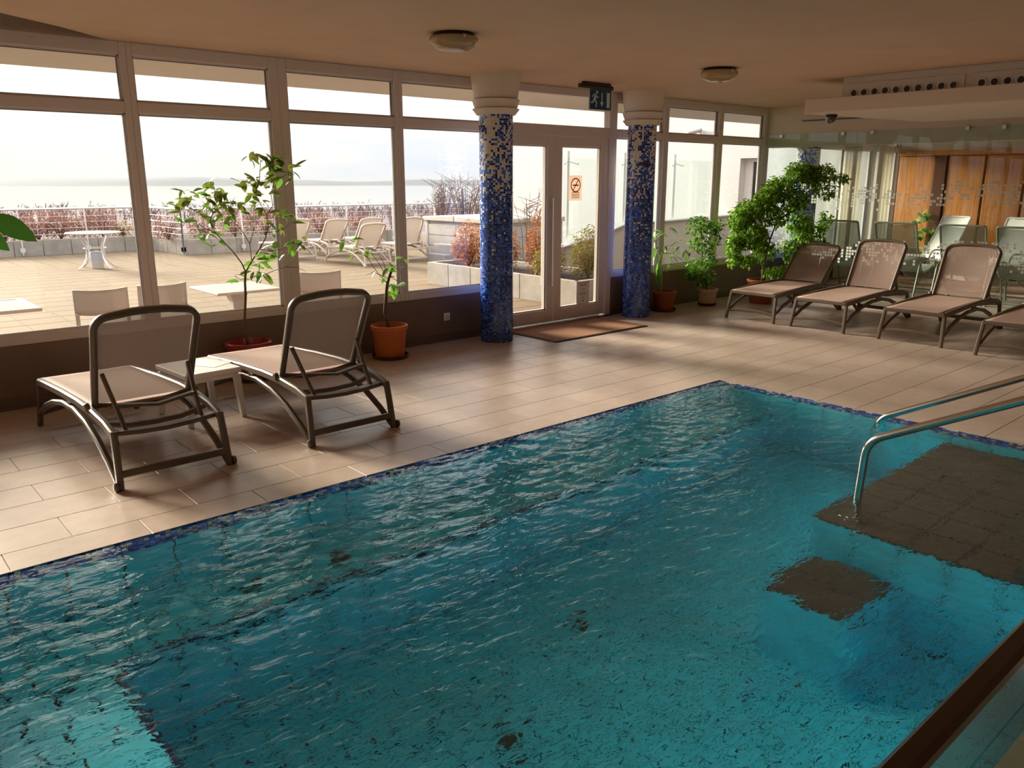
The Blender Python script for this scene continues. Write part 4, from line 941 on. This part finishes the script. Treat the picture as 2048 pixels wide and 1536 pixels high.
foliage('foliage', fc, [(cw(u, v, o_-max(0, (u-1585)/105)*(.6 if v < 430 else .2)), (rx*S, rx*S*1.1, ry*S), int(n*2.3)) for (u, v, rx, ry, n, o_) in ((1478, 440, 20, 28, 230, 0), (1500, 420, 26, 26, 270, .05), (1470, 490, 18, 26, 200, 0), (1505, 470, 30, 28, 330, -.05), (1535, 395, 24, 22, 240, 0), (1560, 375, 30, 24, 300, .05), (1600, 345, 26, 24, 280, 0), (1625, 350, 20, 20, 150, .1), (1550, 430, 26, 22, 210, -.05), (1590, 400, 26, 28, 240, 0), (1650, 345, 20, 18, 90, .1), (1680, 355, 16, 10, 45, .1), (1650, 380, 22, 16, 70, .1), (1600, 450, 26, 26, 210, .05), (1625, 470, 24, 26, 150, .1), (1590, 500, 28, 26, 260, 0), (1560, 545, 30, 16, 210, 0), (1530, 500, 24, 26, 150, .05), (1490, 520, 26, 12, 90, 0), (1650, 440, 16, 20, 50, .1), (1640, 490, 16, 12, 60, .1), (1465, 520, 10, 14, 30, 0))], .070, rn, GRN, M['foliage'], .9, .46)
# floor plant behind the glass, before the dark pilaster
base = np.array([15.0, 6.41, 0.]); dep = depth_of(base+np.array([0, 0, .8]))
rp = thing('rubber_plant', 'leafy plant with round leaves beyond the glass by the dark pilaster', 'plant', tuple(base))
pot(rp, M['brown_pot'], .17, .13, .3)
ROUND = leaf_mesh('leaf', .15, .11, .1, .2); ROUND.materials.append(M['leaf_b'])
for b in ([(1845, 560), (1850, 500), (1842, 440)], [(1848, 520), (1865, 470), (1870, 430)], [(1845, 520), (1830, 480), (1822, 430)]): twig(rp, [Vector((0, 0, .25))]+[cw(u, v) for (u, v) in b], .009, .004, M['green_stem'], 'stem')
for k in range(60): put_leaf(rp, ROUND, cw(rn.gauss(1848, 13), rn.uniform(415, 540), rn.gauss(-.05, .09)), rn.uniform(0, 6.28), rn.uniform(-1, .3), rn.uniform(-.5, .5), rn.uniform(.7, 1.2))
# plant whose big leaf reaches into view by the first windows
base = np.array([.30, 5.75, 0.]); dep = depth_of((.95, 5.55, 1.2))
bl_ = thing('rubber_plant', 'rubber plant with large dark glossy leaves by the lake window', 'plant', tuple(base))
pot(bl_, M['brown_pot'], .17, .13, .3, saucer=.16)
RUB = leaf_mesh('leaf', .30, .135, .10, .12); RUB.materials.append(M['leaf_dark'])
stem = [Vector((0, 0, .25)), Vector((.02, 0, .7)), Vector((.05, -.02, 1.1)), Vector((.05, -.03, 1.6)), Vector((.03, -.02, 2.0))]
twig(bl_, stem, .014, .006, M['bark'], 'trunk')
def aim_leaf(p0, p1, roll=0., me=RUB, s=1.):
    p0, p1 = Vector(p0), Vector(p1); d = p1-p0; o = put('leaf', me, None, bl_, p0); o.rotation_euler = (Matrix.Rotation(0, 3, 'X') @ d.to_track_quat('X', 'Z').to_matrix()).to_euler(); o.scale = (d.length/.30*s,)*3
    o.rotation_euler.rotate_axis('X', roll); return o
tip = Vector(at_depth(70, 478, dep))-Vector(base); root = Vector(at_depth(-18, 432, dep))-Vector(base)
aim_leaf(root, tip, 1.0); twig(bl_, [stem[2]+Vector((0, 0, .15)), root*.5+stem[2]*.5+Vector((0, 0, .12)), root], .006, .004, M['green_stem'], 'petiole')
tip2 = Vector(at_depth(14, 500, dep))-Vector(base); root2 = Vector(at_depth(-50, 445, dep))-Vector(base); aim_leaf(root2, tip2, 1.2)
for k in range(14):
    a = k*2.4; z = .75+.09*k; r0 = .05; p0 = Vector((.04+r0*math.cos(a), r0*math.sin(a), z)); p1 = p0+Vector((.26*math.cos(a), .26*math.sin(a), .12-.02*(k % 3)))
    u_, v_, _ = pix(Vector(base)+p1)
    if u_ > -40: p1 = p0+Vector((-.24, .12*math.sin(a), .1))
    aim_leaf(p0, p1)
# ------------------------------------------------------------------ terrace paving
TZ = -.10
tb = MB(); tb.box(-14, XW, 7.02, 23.3, TZ-.3, TZ-.006)
terr = tag(tb.build('terrace', M['terrace_joint']), 'sandy exposed-aggregate terrace paving beyond the windows', 'terrace', kind='structure')
gap = .007
slab = tile_mesh('paving_slab', .5-2*gap, .5-2*gap, .012, .004); slab.materials.append(M['terrace_slab'])
rects = [(-14+.5*i, -13.5+.5*i, 7.02+.5*j, 7.52+.5*j) for i in range(59) for j in range(31)]
rects.sort(key=lambda r: -area_px(*r, TZ))
def slab_ok(r):
    u, v, _ = pix((.5*(r[0]+r[1]), .5*(r[2]+r[3]), TZ)); p = on_y(u, v, YG)
    return p[2] > .45 or 5.85 < p[0] < 7.6
lay(rects, slab, terr, 'paving_slab', .5, .5, TZ, 300, M['terrace_slab'], .012, keep=slab_ok)

# ------------------------------------------------------------------ concrete planters
def planter(label, path, h, width, soil_off, nm='concrete_planter'):
    """planter wall of separate upright panels along a polyline; panels lean on the outer line"""
    t = thing(nm, label, 'planter', (path[0][0], path[0][1], TZ)); o = Vector((path[0][0], path[0][1], 0))
    for (a, b) in zip(path[:-1], path[1:]):
        a, b = Vector((*a, 0))-o, Vector((*b, 0))-o; L_ = (b-a).length; n = max(1, round(L_/.62)); d = (b-a)/L_; nr = Vector((-d.y, d.x, 0))
        for i in range(n):
            p, q = a+d*(L_*i/n+.006), a+d*(L_*(i+1)/n-.006); m = MB()
            m.hexa([p, q, q+nr*.09, p+nr*.09]+[v+Vector((0, 0, h)) for v in (p, q, q+nr*.09, p+nr*.09)]); m.build('concrete_panel', M['concrete'], t, bevel=.006)
    return t, o
def tz(u, v): p = on_z(u, v, TZ); return (p[0], p[1])
A, B, C = tz(302, 500), tz(372, 511), None
pl1, po1 = planter('long concrete planter under the railing at the lake edge', [(-6., A[1]+.25), (A[0], A[1]), (B[0], B[1]), (B[0]+6.5, B[1]+.2)], .37, 1., .05)
m = MB(); m.box(-6, A[0]+.1, A[1]+.37, A[1]+1.3, TZ, TZ+.32); m.box(A[0]+.1, B[0]+6.5, B[1]+.36, A[1]+1.3, TZ, TZ+.32); m.build('soil_bed', M['soil'], pl1, loc=(-po1.x, -po1.y, -TZ))
D0, D1 = (8.25, 11.65), (8.20, 7.95)
pl2, _ = planter('concrete planter beside the terrace door with autumn shrubs', [D0, D1, (9.55, 7.95)], .38, 1., .05)
m = MB(); m.box(8.33, 9.55, 8.05, 11.6, TZ, TZ+.31); m.build('soil_bed', M['soil'], pl2, loc=(-D0[0], -D0[1], -TZ))
m = MB(); m.box(9.46, 9.55, 8.04, 11.65, TZ, TZ+.38); m.box(8.34, 9.46, 11.56, 11.65, TZ, TZ+.38); m.build('rear_panel', M['concrete'], pl2, loc=(-D0[0], -D0[1], -TZ))

# ------------------------------------------------------------------ railing along the lake edge
rl = thing('terrace_railing', 'steel terrace railing with thin posts and wires along the planter', 'railing', (0, 0, TZ))
RY = A[1]+.18; rh = 1.10
def railing(path):
    m = MB(); m.tube([(x, y, rh) for (x, y) in path], .028, 8); m.build('top_rail', M['steel_soft'], rl, smooth=True)
    for z in (.5, .64, .78, .92):
        m = MB(); m.tube([(x, y, z) for (x, y) in path], .004, 5); m.build('wire', M['steel_soft'], rl)
    for (a, b) in zip(path[:-1], path[1:]):
        L_ = math.hypot(b[0]-a[0], b[1]-a[1]); n = max(1, round(L_/1.5))
        for i in range(n+1):
            x, y = a[0]+(b[0]-a[0])*i/n, a[1]+(b[1]-a[1])*i/n
            m = MB(); m.bar([(x, y, .04), (x, y, rh)], .03, .05, up=(0, 1, 0)); m.box(x-.05, x+.05, y-.02, y+.02, .10, .2); m.build('post', M['steel_soft'], rl)
railing([(-6., A[1]-.0), (A[0]-.06, A[1]-.06)]); railing([(A[0]-.06, A[1]-.06), (B[0]-.06, B[1]-.06)]); railing([(B[0]-.06, B[1]-.06), (B[0]+10.5, B[1]+.15)])

# ------------------------------------------------------------------ shrubs (each its own plant)
RED = [(.32, .11, .06), (.36, .15, .09), (.26, .09, .06), (.34, .18, .11)]
ORA = [(.50, .17, .045), (.42, .12, .045), (.55, .25, .07), (.40, .21, .08)]
YEL = [(.38, .32, .06), (.28, .29, .06), (.44, .29, .08), (.20, .26, .05), (.40, .22, .08)]
def shrub(x, y, z, rx, rz_, label, cols, n, group, name='shrub', leaf=.05):
    t = thing(name, label, 'shrub', (x, y, z), group=group); r2 = random.Random(int(x*37+y*91))
    m = MB()
    for k in range(int(12+rx*10)):
        a = r2.uniform(0, 6.28); e = r2.uniform(.5, 1.); R_ = rx*.75*r2.uniform(.3, 1.)
        tip = Vector((R_*math.cos(a), R_*math.sin(a), rz_*r2.uniform(1.1, 2.)*e)); m.tube([(0, 0, 0), tip*.5+Vector((0, 0, .1)), tip], [.008, .005, .002], 4)
    m.build('stems', M['twig'], t, fix=False, stuff=True)
    foliage('foliage', t, [((0, 0, rz_*.95), (rx*.8, rx*.55, rz_*.9), int(n*1.9)), ((rx*.35, 0, rz_*.6), (rx*.5, rx*.45, rz_*.6), int(n*.6)), ((-rx*.35, 0, rz_*.6), (rx*.5, rx*.45, rz_*.6), int(n*.6))], leaf, r2, cols, M['shrub'], .3, .5)
zs = TZ+.32
GL = 'red shrubs in the lake-edge planter'
def lake_shrub(u, lab, rx=.6, h=.34, n=420, row=0, cols=RED):
    yy = (A[1]+.75) if row == 0 else (B[1]+.9)
    p = on_y(u, 460, yy); shrub(p[0], yy, zs, rx*.8, h, lab, cols, n, GL)
lake_shrub(8, 'reddish shrub in the lake-edge planter, seen under the rubber plant leaf')
lake_shrub(75, 'reddish shrub in the lake-edge planter, beside the round metal table', .8, .44, 620)
lake_shrub(120, 'reddish shrub in the lake-edge planter, behind the round metal table', .75, .40, 560)
lake_shrub(165, 'low reddish shrub in the lake-edge planter, behind the table edge', .6, .34, 380)
lake_shrub(205, 'tall reddish shrub in the lake-edge planter, just right of the round table', .7, .46, 520)
lake_shrub(245, 'yellow-red low shrub in the lake-edge planter near its corner', .55, .24, 300, cols=YEL[:3]+RED[:2])
lake_shrub(335, 'reddish shrub in the planter by the corner railing posts', .6, .36, 420, 1)
lake_shrub(405, 'small reddish shrub in the planter behind the sapling leaves', .6, .34, 380, 1)
lake_shrub(470, 'reddish shrub in the planter behind the sapling trunk fork', .8, .40, 560, 1)
lake_shrub(530, 'reddish shrub in the planter behind the window mullion', .8, .40, 560, 1)
lake_shrub(640, 'reddish shrub in the planter behind the terrace loungers', .8, .36, 520, 1)
lake_shrub(720, 'reddish shrub in the planter beyond the reclined terrace lounger', .7, .30, 380, 1)
GO = 'autumn shrubs in the door planter'
shrub(8.75, 11.1, zs-.01, .42, .44, 'orange shrub at the far end of the door planter', ORA, 700, GO)
shrub(8.85, 10.3, zs-.01, .42, .40, 'rust orange shrub second from the far end of the door planter', ORA+RED[:1], 650, GO)
shrub(8.95, 9.5, zs-.01, .36, .55, 'tall flame orange shrub in the middle of the door planter', ORA[:1]+ORA[2:3]+ORA, 620, GO)
shrub(8.72, 9.05, zs-.01, .38, .30, 'low green and rust shrub in the door planter', YEL+ORA[3:], 520, GO)
shrub(8.98, 8.48, zs-.01, .42, .44, 'bushy yellow-green shrub at the near end of the door planter', YEL, 900, GO, leaf=.045)

# ------------------------------------------------------------------ terrace furniture
GT = 'pale terrace loungers facing the lake'
def tl(u, v, lab, ang):
    p = on_z(u, v, TZ); lounger((p[0]-.31, p[1]+1.66, TZ), math.radians(-90), lab, GT, M['pale_frame'], M['pale_sling'], M['pale_seat'], ang, 'terrace_lounger')
tl(633, 520, 'pale terrace lounger next to the sapling, set apart from the others', 58)
tl(706, 513, 'pale terrace lounger, second from the sapling, behind the front one', 52)
tl(772, 508, 'pale terrace lounger at the back of the row near the hot tub', 52)
tl(782, 531, 'pale terrace lounger in front of the row', 54)
tl(862, 522, 'pale upright terrace lounger right beside the hot tub', 68)

rt = on_z(195, 537, TZ); rtab = thing('round_terrace_table', 'round metal terrace table with four curved legs', 'table', (rt[0], rt[1], TZ), .4)
m = MB(); m.lathe([(.50, .715), (.52, .722), (.52, .735), (.505, .742), (.05, .742)], 40); m.build('table_top', M['resin_seat'], rtab, smooth=True)
for k in range(4):
    a = k*math.pi/2; c, s = math.cos(a), math.sin(a)
    m = MB(); m.tube([(r*c, r*s, z) for (r, z) in ((.36, .715), (.30, .62), (.22, .48), (.20, .36), (.22, .22), (.30, .10), (.42, .015))], .016, 8, up=(-s, c, 0)); m.build('leg', M['steel_soft'], rtab, smooth=True)
m = MB(); m.tube([(.21*math.cos(i*math.pi/12), .21*math.sin(i*math.pi/12), .42) for i in range(24)], .010, 6, closed=True, up=(0, 0, 1)); m.build('ring_brace', M['steel_soft'], rtab, smooth=True)
bk_ = thing('bucket', 'grey and white bucket under the round terrace table', 'bucket', (rt[0]+.02, rt[1]+.02, TZ))
m = MB(); m.lathe([(.105, 0), (.115, .005), (.125, .17)], 24); m.build('lower_body', M['resin_seat'], bk_, smooth=True)
m = MB(); m.lathe([(.125, .17), (.13, .31), (.112, .345), (.03, .355)], 24); m.build('upper_body', M['bucket_grey'], bk_, smooth=True)

def pedestal_table(pc, rz, sx, sy, label, slat=False):
    t = thing('terrace_table', label, 'table', (pc[0], pc[1], TZ), rz)
    if slat:
        m = MB(); m.box(-sx, sx, -sy, -sy+.06, .69, .72); m.box(-sx, sx, sy-.06, sy, .69, .72); m.box(-sx, -sx+.06, -sy+.06, sy-.06, .69, .72); m.box(sx-.06, sx, -sy+.06, sy-.06, .69, .72); m.build('table_top', M['resin_seat'], t, bevel=.006)
        n = 14
        for i in range(n):
            y0 = -sy+.065+(2*sy-.13)*i/n; m = MB(); m.box(-sx+.06, sx-.06, y0+.006, y0+(2*sy-.13)/n-.006, .695, .716); m.build('slat', M['resin_seat'], t)
    else:
        m = MB(); m.box(-sx, sx, -sy, sy, .695, .72); m.build('table_top', M['resin_seat'], t, bevel=.008)
    m = MB(); m.sweep([(0, 0, .03), (0, 0, .30), (0, 0, .58), (0, 0, .66), (0, 0, .695)], [(-.06, -.06), (.06, -.06), (.06, .06), (-.06, .06)], up=(0, 1, 0), scales=[1.1, .9, .95, 1.5, 2.4]); m.build('pedestal', M['resin_grey'], t, bevel=.006)
    m = MB(); m.box(-.27, .27, -.035, .035, 0, .035); m.box(-.035, .035, -.27, .27, 0, .034); m.build('cross_foot', M['resin_grey'], t, bevel=.006)
q = [on_z(u, v, TZ+.72) for u, v in ((378, 573), (440, 588), (563, 575), (500, 562))]
pedestal_table(sum(q)/4, 0, .33, .37, 'square white pedestal table outside behind the sapling')
q0 = on_z(90, 615, TZ+.72); pedestal_table((q0[0]-.42, q0[1]+.40), 0, .40, .40, 'slatted white table outside the first lake window', True)

def resin_chair(pl, pr, label):
    c = .5*(pl+pr); rz = math.atan2(pr[1]-pl[1], pr[0]-pl[0])
    t = thing('terrace_chair', label, 'chair', (c[0], c[1], TZ), rz, 'resin chairs at the window')
    m = MB(); m.box(-.225, .225, .02, .45, .425, .450); m.build('seat', M['resin_seat'], t, bevel=.01)
    m = MB(); m.grid(lambda u, v: (-.222+.444*u, -.035+.05*(2*u-1)**2+.02*(1-v), .595+.225*v+.012*(2*u-1)**2), 12, 4); o = m.build('backrest', M['resin_grey'], t, smooth=True, fix=False, ang=0); md = o.modifiers.new('t', 'SOLIDIFY'); md.thickness = .018
    for s in (-1, 1):
        m = MB(); m.bar([(s*.205, .012, .62), (s*.205, .03, .44), (s*.215, -.01, 0)], .034, .034, up=(0, 1, 0)); m.build('leg', M['resin_grey'], t, smooth=True)
        m = MB(); m.bar([(s*.205, .42, .43), (s*.215, .45, 0)], .034, .034, up=(0, 1, 0)); m.build('leg', M['resin_grey'], t, smooth=True)
zt_ = TZ+.81
resin_chair(on_z(143, 586, zt_), on_z(257, 579, zt_), 'taupe resin chair outside beside the slatted table')
resin_chair(on_z(275, 577, zt_), on_z(374, 569, zt_), 'taupe resin chair outside left of the square pedestal table')
resin_chair(on_z(600, 549, zt_), on_z(681, 545, zt_), 'taupe resin chair outside right of the square pedestal table')

# ------------------------------------------------------------------ hot tub
sx0, sx1, sy0, sy1 = 11.1, 13.3, 13.4, 15.7
spa = thing('hot_tub', 'grey panelled outdoor hot tub with a beige folding cover', 'hot tub', (sx0, sy0, TZ))
w_, d_ = sx1-sx0, sy1-sy0
m = MB(); m.box(.03, w_-.03, .03, d_-.03, 0, .86); m.build('tub_core', M['spa_panel'], spa)
for k in range(3):
    z0, z1 = .05+k*.25, .05+(k+1)*.25-.012
    for (x0, x1, y0, y1) in ((.0, .03, .08, d_-.08), (.08, w_-.08, .0, .03)):
        for h in (0, 1):
            m = MB()
            if x1-x0 < .1: yy0, yy1 = y0+(y1-y0)*h/2+.005, y0+(y1-y0)*(h+1)/2-.005; m.box(x0, x1, yy0, yy1, z0, z1)
            else: xx0, xx1 = x0+(x1-x0)*h/2+.005, x0+(x1-x0)*(h+1)/2-.005; m.box(xx0, xx1, y0, y1, z0, z1)
            m.build('side_panel', M['spa_panel'], spa, bevel=.004)
for (x, y) in ((0, 0), (w_-.1, 0), (0, d_-.1)):
    m = MB(); m.box(x-.01, x+.11, y-.01, y+.11, 0, .86); m.build('corner_post', M['spa_panel'], spa, bevel=.02)
for h in (0, 1):
    m = MB(); y0, y1 = d_*h/2+(-.05 if h == 0 else .01), d_*(h+1)/2+(.05 if h == 1 else -.01)
    m.hexa([(-.05, y0, .86), (w_+.05, y0, .86), (w_+.05, y1, .86), (-.05, y1, .86), (-.05, y0, .96 if h == 0 else 1.0), (w_+.05, y0, .96 if h == 0 else 1.0), (w_+.05, y1, 1.0 if h == 0 else .96), (-.05, y1, 1.0 if h == 0 else .96)])
    m.build('cover_half', M['spa_cover'], spa, bevel=.02)
m = MB(); m.box(-.03, -.01, .6, 1.1, .12, .62); m.build('equipment_hatch', M['coping'], spa, bevel=.01)
stp = thing('hot_tub_step', 'grey two-tread step box in front of the hot tub', 'step', (sx0-.50, sy0+.9, TZ))
m = MB(); m.box(0, .45, 0, .7, 0, .18); m.build('lower_tread', M['spa_panel'], stp, bevel=.01)
m = MB(); m.box(.22, .45, 0, .7, .18, .38); m.build('upper_tread', M['spa_panel'], stp, bevel=.01)

# ------------------------------------------------------------------ white wing of the building with window, camera, ramp wall, glass screen
wy0, wy1 = on_x(1526, 320, XW)[1], on_x(1481, 320, XW)[1]
wg = MB()
wg.box(XW, XW+.4, 6.97, wy0, TZ-.2, 4.6); wg.box(XW, XW+.4, wy1, 18.3, TZ-.2, 4.6); wg.box(XW, XW+.4, wy0, wy1, 2.12, 4.6); wg.box(XW, XW+.4, wy0, wy1, TZ-.2, .15)
wing = tag(wg.build('wall_wing', M['render_white']), 'plain white rendered wing of the building beyond the terrace', 'wall', kind='structure')
wg2 = MB(); wg2.box(XW+.4, XW+6, 6.97, 18.3, TZ-.2, 4.6); wg2.build('wing_body', M['render_white'], wing)
wi = thing('window_20', 'white framed window set deep in the rendered wing', 'window', (0, 0, 0), kind='structure')
m = MB(); f = .07
m.box(XW+.2, XW+.27, wy0, wy0+f, .15, 2.12); m.box(XW+.2, XW+.27, wy1-f-.12, wy1, .15, 2.12); m.box(XW+.2, XW+.27, wy0+f, wy1-f-.12, .15, .15+f); m.box(XW+.2, XW+.27, wy0+f, wy1-f-.12, 2.12-f, 2.12); m.build('frame', M['white_table'], wi, bevel=.006)
m = MB(); m.box(XW+.235, XW+.245, wy0+f, wy1-f-.12, .15+f, 2.12-f); m.build('pane', pane_mat('wing_pane', (.35, .42, .55), gain=1.5), wi)
pc_ = on_x(1403, 266, XW); cc = thing('security_camera', 'white bullet security camera on the rendered wing', 'camera', (XW, pc_[1], pc_[2]))
m = MB(); m.box(-.05, 0, -.05, .05, -.06, .06); m.build('wall_plate', M['white_table'], cc, bevel=.01)
m = MB(); m.tube([(-.05, 0, 0), (-.14, .02, .04)], .018, 8); m.build('bracket', M['white_table'], cc)
m = MB(); m.tube([(-.08, -.06, .06), (-.16, .22, .0)], .045, 14); m.build('housing', M['spa_panel'], cc, smooth=True)
rw_y = 10.15; pts = [(9.62, .46), (10.03, .53), (10.85, .66), (11.25, .75), (11.75, .88), (13., .90), (XW, .95)]
rw = thing('ramp_wall', 'low white ramp wall with grey metal coping rising to the wing', 'wall', (9.62, rw_y, TZ))
m = MB(); m.prism([(pts[0][0]-9.62, 0, 0)]+[(x-9.62, 0, z-TZ-.05) for (x, z) in pts]+[(XW-9.62, 0, 0)], (0, .2, 0)); m.build('wall_body', M['render_white'], rw)
m = MB(); m.bar([(x-9.62, .10, z-TZ-.025) for (x, z) in pts], .26, .05); m.build('coping', M['coping'], rw)
gs = thing('glass_windscreen', 'tall glass windscreen with steel posts behind the ramp wall', 'windscreen', (10.55, 10.62, TZ))
for k in range(3):
    m = MB(); m.box(.0+k*1.55, 1.5+k*1.55, -.006, .006, .45, 2.16); m.build('glass_sheet', M['screen_out'], gs)
    m = MB(); m.bar([(.19+k*1.55, .08, 0), (.19+k*1.55, .08, 2.28)], .06, .06, up=(0, 1, 0)); m.build('post', M['steel_soft'], gs)
    for z in (.75, 2.05):
        for dx in (.03, .36):
            m = MB(); m.tube([(.19+k*1.55, .08, z+.06), (dx+k*1.55, 0, z)], .012, 6); m.lathe([(.025, -.014), (.025, .014)], 12, c=(dx+k*1.55, 0, z)); m.build('spider_arm', M['steel_soft'], gs)

# ------------------------------------------------------------------ bare bushes behind the hot tub
def bare_bush(x, y, h, spread, n, label, seed, name='bare_bush'):
    r2 = random.Random(seed); t = thing(name, label, 'bush', (x, y, TZ), group='leafless bushes behind the hot tub'); m = MB()
    for k in range(n):
        a = r2.uniform(0, 6.28); sp_ = r2.uniform(.2, 1)*spread; top = Vector((sp_*math.cos(a), sp_*math.sin(a), h*r2.uniform(.7, 1.05))); mid = top*.5+Vector((0, 0, h*.08))
        m.tube([Vector((.1*math.cos(a), .1*math.sin(a), 0)), mid, top], [.016, .010, .004], 4)
        for j in range(4):
            f = r2.uniform(.4, .9); p = mid*(1-f)*2 if f > 1 else mid+(top-mid)*(f-.4)/.6; q_ = p+Vector((r2.gauss(0, .22), r2.gauss(0, .22), r2.uniform(.2, .5)*h*.3)); m.tube([p, q_], [.007, .003], 4)
    m.build('twigs', M['twig'], t, fix=False, stuff=True)
bp_ = on_y(885, 400, 18.2); bare_bush(bp_[0], 18.2, 1.75, .6, 26, 'leafless bush behind the hot tub, nearest the terrace loungers', 1)
bp_ = on_y(930, 400, 17.6); bare_bush(bp_[0], 17.6, 1.9, .6, 34, 'leafless bush behind the middle of the hot tub cover', 2)
bp_ = on_y(972, 400, 16.8); bare_bush(bp_[0], 16.8, 1.8, .5, 26, 'leafless bush behind the hot tub and the mosaic column', 3)
bp_ = on_y(1058, 400, 12.6); bare_bush(bp_[0], 12.6, 1.55, .35, 12, 'thin leafless bush against the white wing', 4)
cn = on_y(884, 400, 21.5); ct = thing('small_conifer', 'small dark conifer behind the terrace railing', 'tree', (cn[0], 21.5, TZ-.6))
foliage('foliage', ct, [((0, 0, 1.2), (.28, .28, .6), 500), ((0, 0, 1.75), (.16, .16, .4), 260)], .09, random.Random(8), [(.22, .13, .12), (.16, .11, .10)], M['shrub'], .6, .4)
m = MB(); m.tube([(0, 0, 0), (0, 0, 1.6)], [.04, .01], 6); m.build('trunk', M['twig'], ct)

# ------------------------------------------------------------------ slope, shoreline trees, lake, hills
U = np.array([math.cos(AZ+.25), math.sin(AZ+.25)]); V = np.array([-U[1], U[0]])
def far(d, s): return (U[0]*d+V[0]*s, U[1]*d+V[1]*s)
rs = np.random.RandomState(3)
sl_ = MB()
dists = [26, 40, 65, 100, 170, 280, 450, 700, 1000, 1400, 1850]
def zslope(d, s):
    base_ = np.interp(d, [26, 40, 100, 300, 1000, 1400, 1850], [-3.2, -4.2, -8.0, -15.5, -35, -47, -60.5]); return base_+.02*d**.85*math.sin(s/d*9+d*.05)*.3
sl_.grid(lambda u, v: (lambda d, s: (*far(d, s), zslope(d, s)))(dists[min(int(round(v*10)), 10)], (u*2-1)*dists[min(int(round(v*10)), 10)]*1.9), 48, 10)
tag(sl_.build('hillside', M['slope'], smooth=True, fix=False, ang=0), 'purplish wooded winter hillside falling to the lake', 'hillside', kind='structure')
lk = MB(); lk.add([(*far(1500, -9000), -60), (*far(1500, 9000), -60), (*far(14000, 24000), -60), (*far(14000, -24000), -60)], [(0, 1, 2, 3)])
tag(lk.build('lake', M['lake'], fix=False), 'broad pale lake shining under the hazy sky', 'lake', kind='stuff')
hl = MB(); nseg = 220
ridge = [62+26*math.sin(i*.11)+16*math.sin(i*.27+1)+10*math.sin(i*.63+2)+6*rs.randn()*.4 for i in range(nseg+1)]
vv = []
for i in range(nseg+1):
    s = -16000+32000*i/nseg; vv += [(*far(9600, s), -60.), (*far(10200, s), ridge[i]*.45-60+14), (*far(11500, s), ridge[i]*.7-60+28), (*far(14000, s), -60.)]
hl.add(vv, [(4*i+j, 4*i+4+j, 4*i+5+j, 4*i+1+j) for i in range(nseg) for j in range(3)])
tag(hl.build('far_hills', M['hills'], smooth=True, fix=False, ang=0), 'low blue hills on the far shore of the lake', 'hills', kind='structure')
# leafless wood on the slope: real little trees, far too many to count
fo = MB(); r2 = random.Random(12)
def tiny_tree(x, y, z, h):
    n = r2.randint(7, 11); w = h*.02
    fo.add([(x-w, y, z), (x+w, y, z), (x, y+w, z), (x, y, z+h)], [(0, 1, 3), (1, 2, 3), (2, 0, 3)])
    for k in range(n):
        f = r2.uniform(.25, .85); a = r2.uniform(0, 6.28); l_ = h*r2.uniform(.22, .42); q_ = (x+l_*.6*math.cos(a), y+l_*.6*math.sin(a), z+h*f+l_*.8); p = (x, y, z+h*f); ww = w*.7
        fo.add([(p[0]-ww, p[1], p[2]), (p[0]+ww, p[1], p[2]), (p[0], p[1]+ww, p[2]-ww), q_], [(0, 1, 3), (1, 2, 3), (2, 0, 3)])
        for j in range(2):
            g = r2.uniform(.4, .8); m0 = [p[i]+(q_[i]-p[i])*g for i in range(3)]; a2 = a+r2.uniform(-1.2, 1.2); q2 = (m0[0]+l_*.35*math.cos(a2), m0[1]+l_*.35*math.sin(a2), m0[2]+l_*.5)
            fo.add([(m0[0]-ww, m0[1], m0[2]), (m0[0]+ww, m0[1], m0[2]), q2], [(0, 1, 2)])
for k in range(2600):
    d = 260*(1150/260)**r2.random(); s = r2.uniform(-1.05, 1.0)*d; x, y = far(d, s); tiny_tree(x, y, zslope(d, s)-.3, r2.uniform(4., 9.5))
tag(fo.build('leafless_wood', M['twig'], fix=False), 'leafless trees covering the slope down to the lake', 'woodland', kind='stuff')
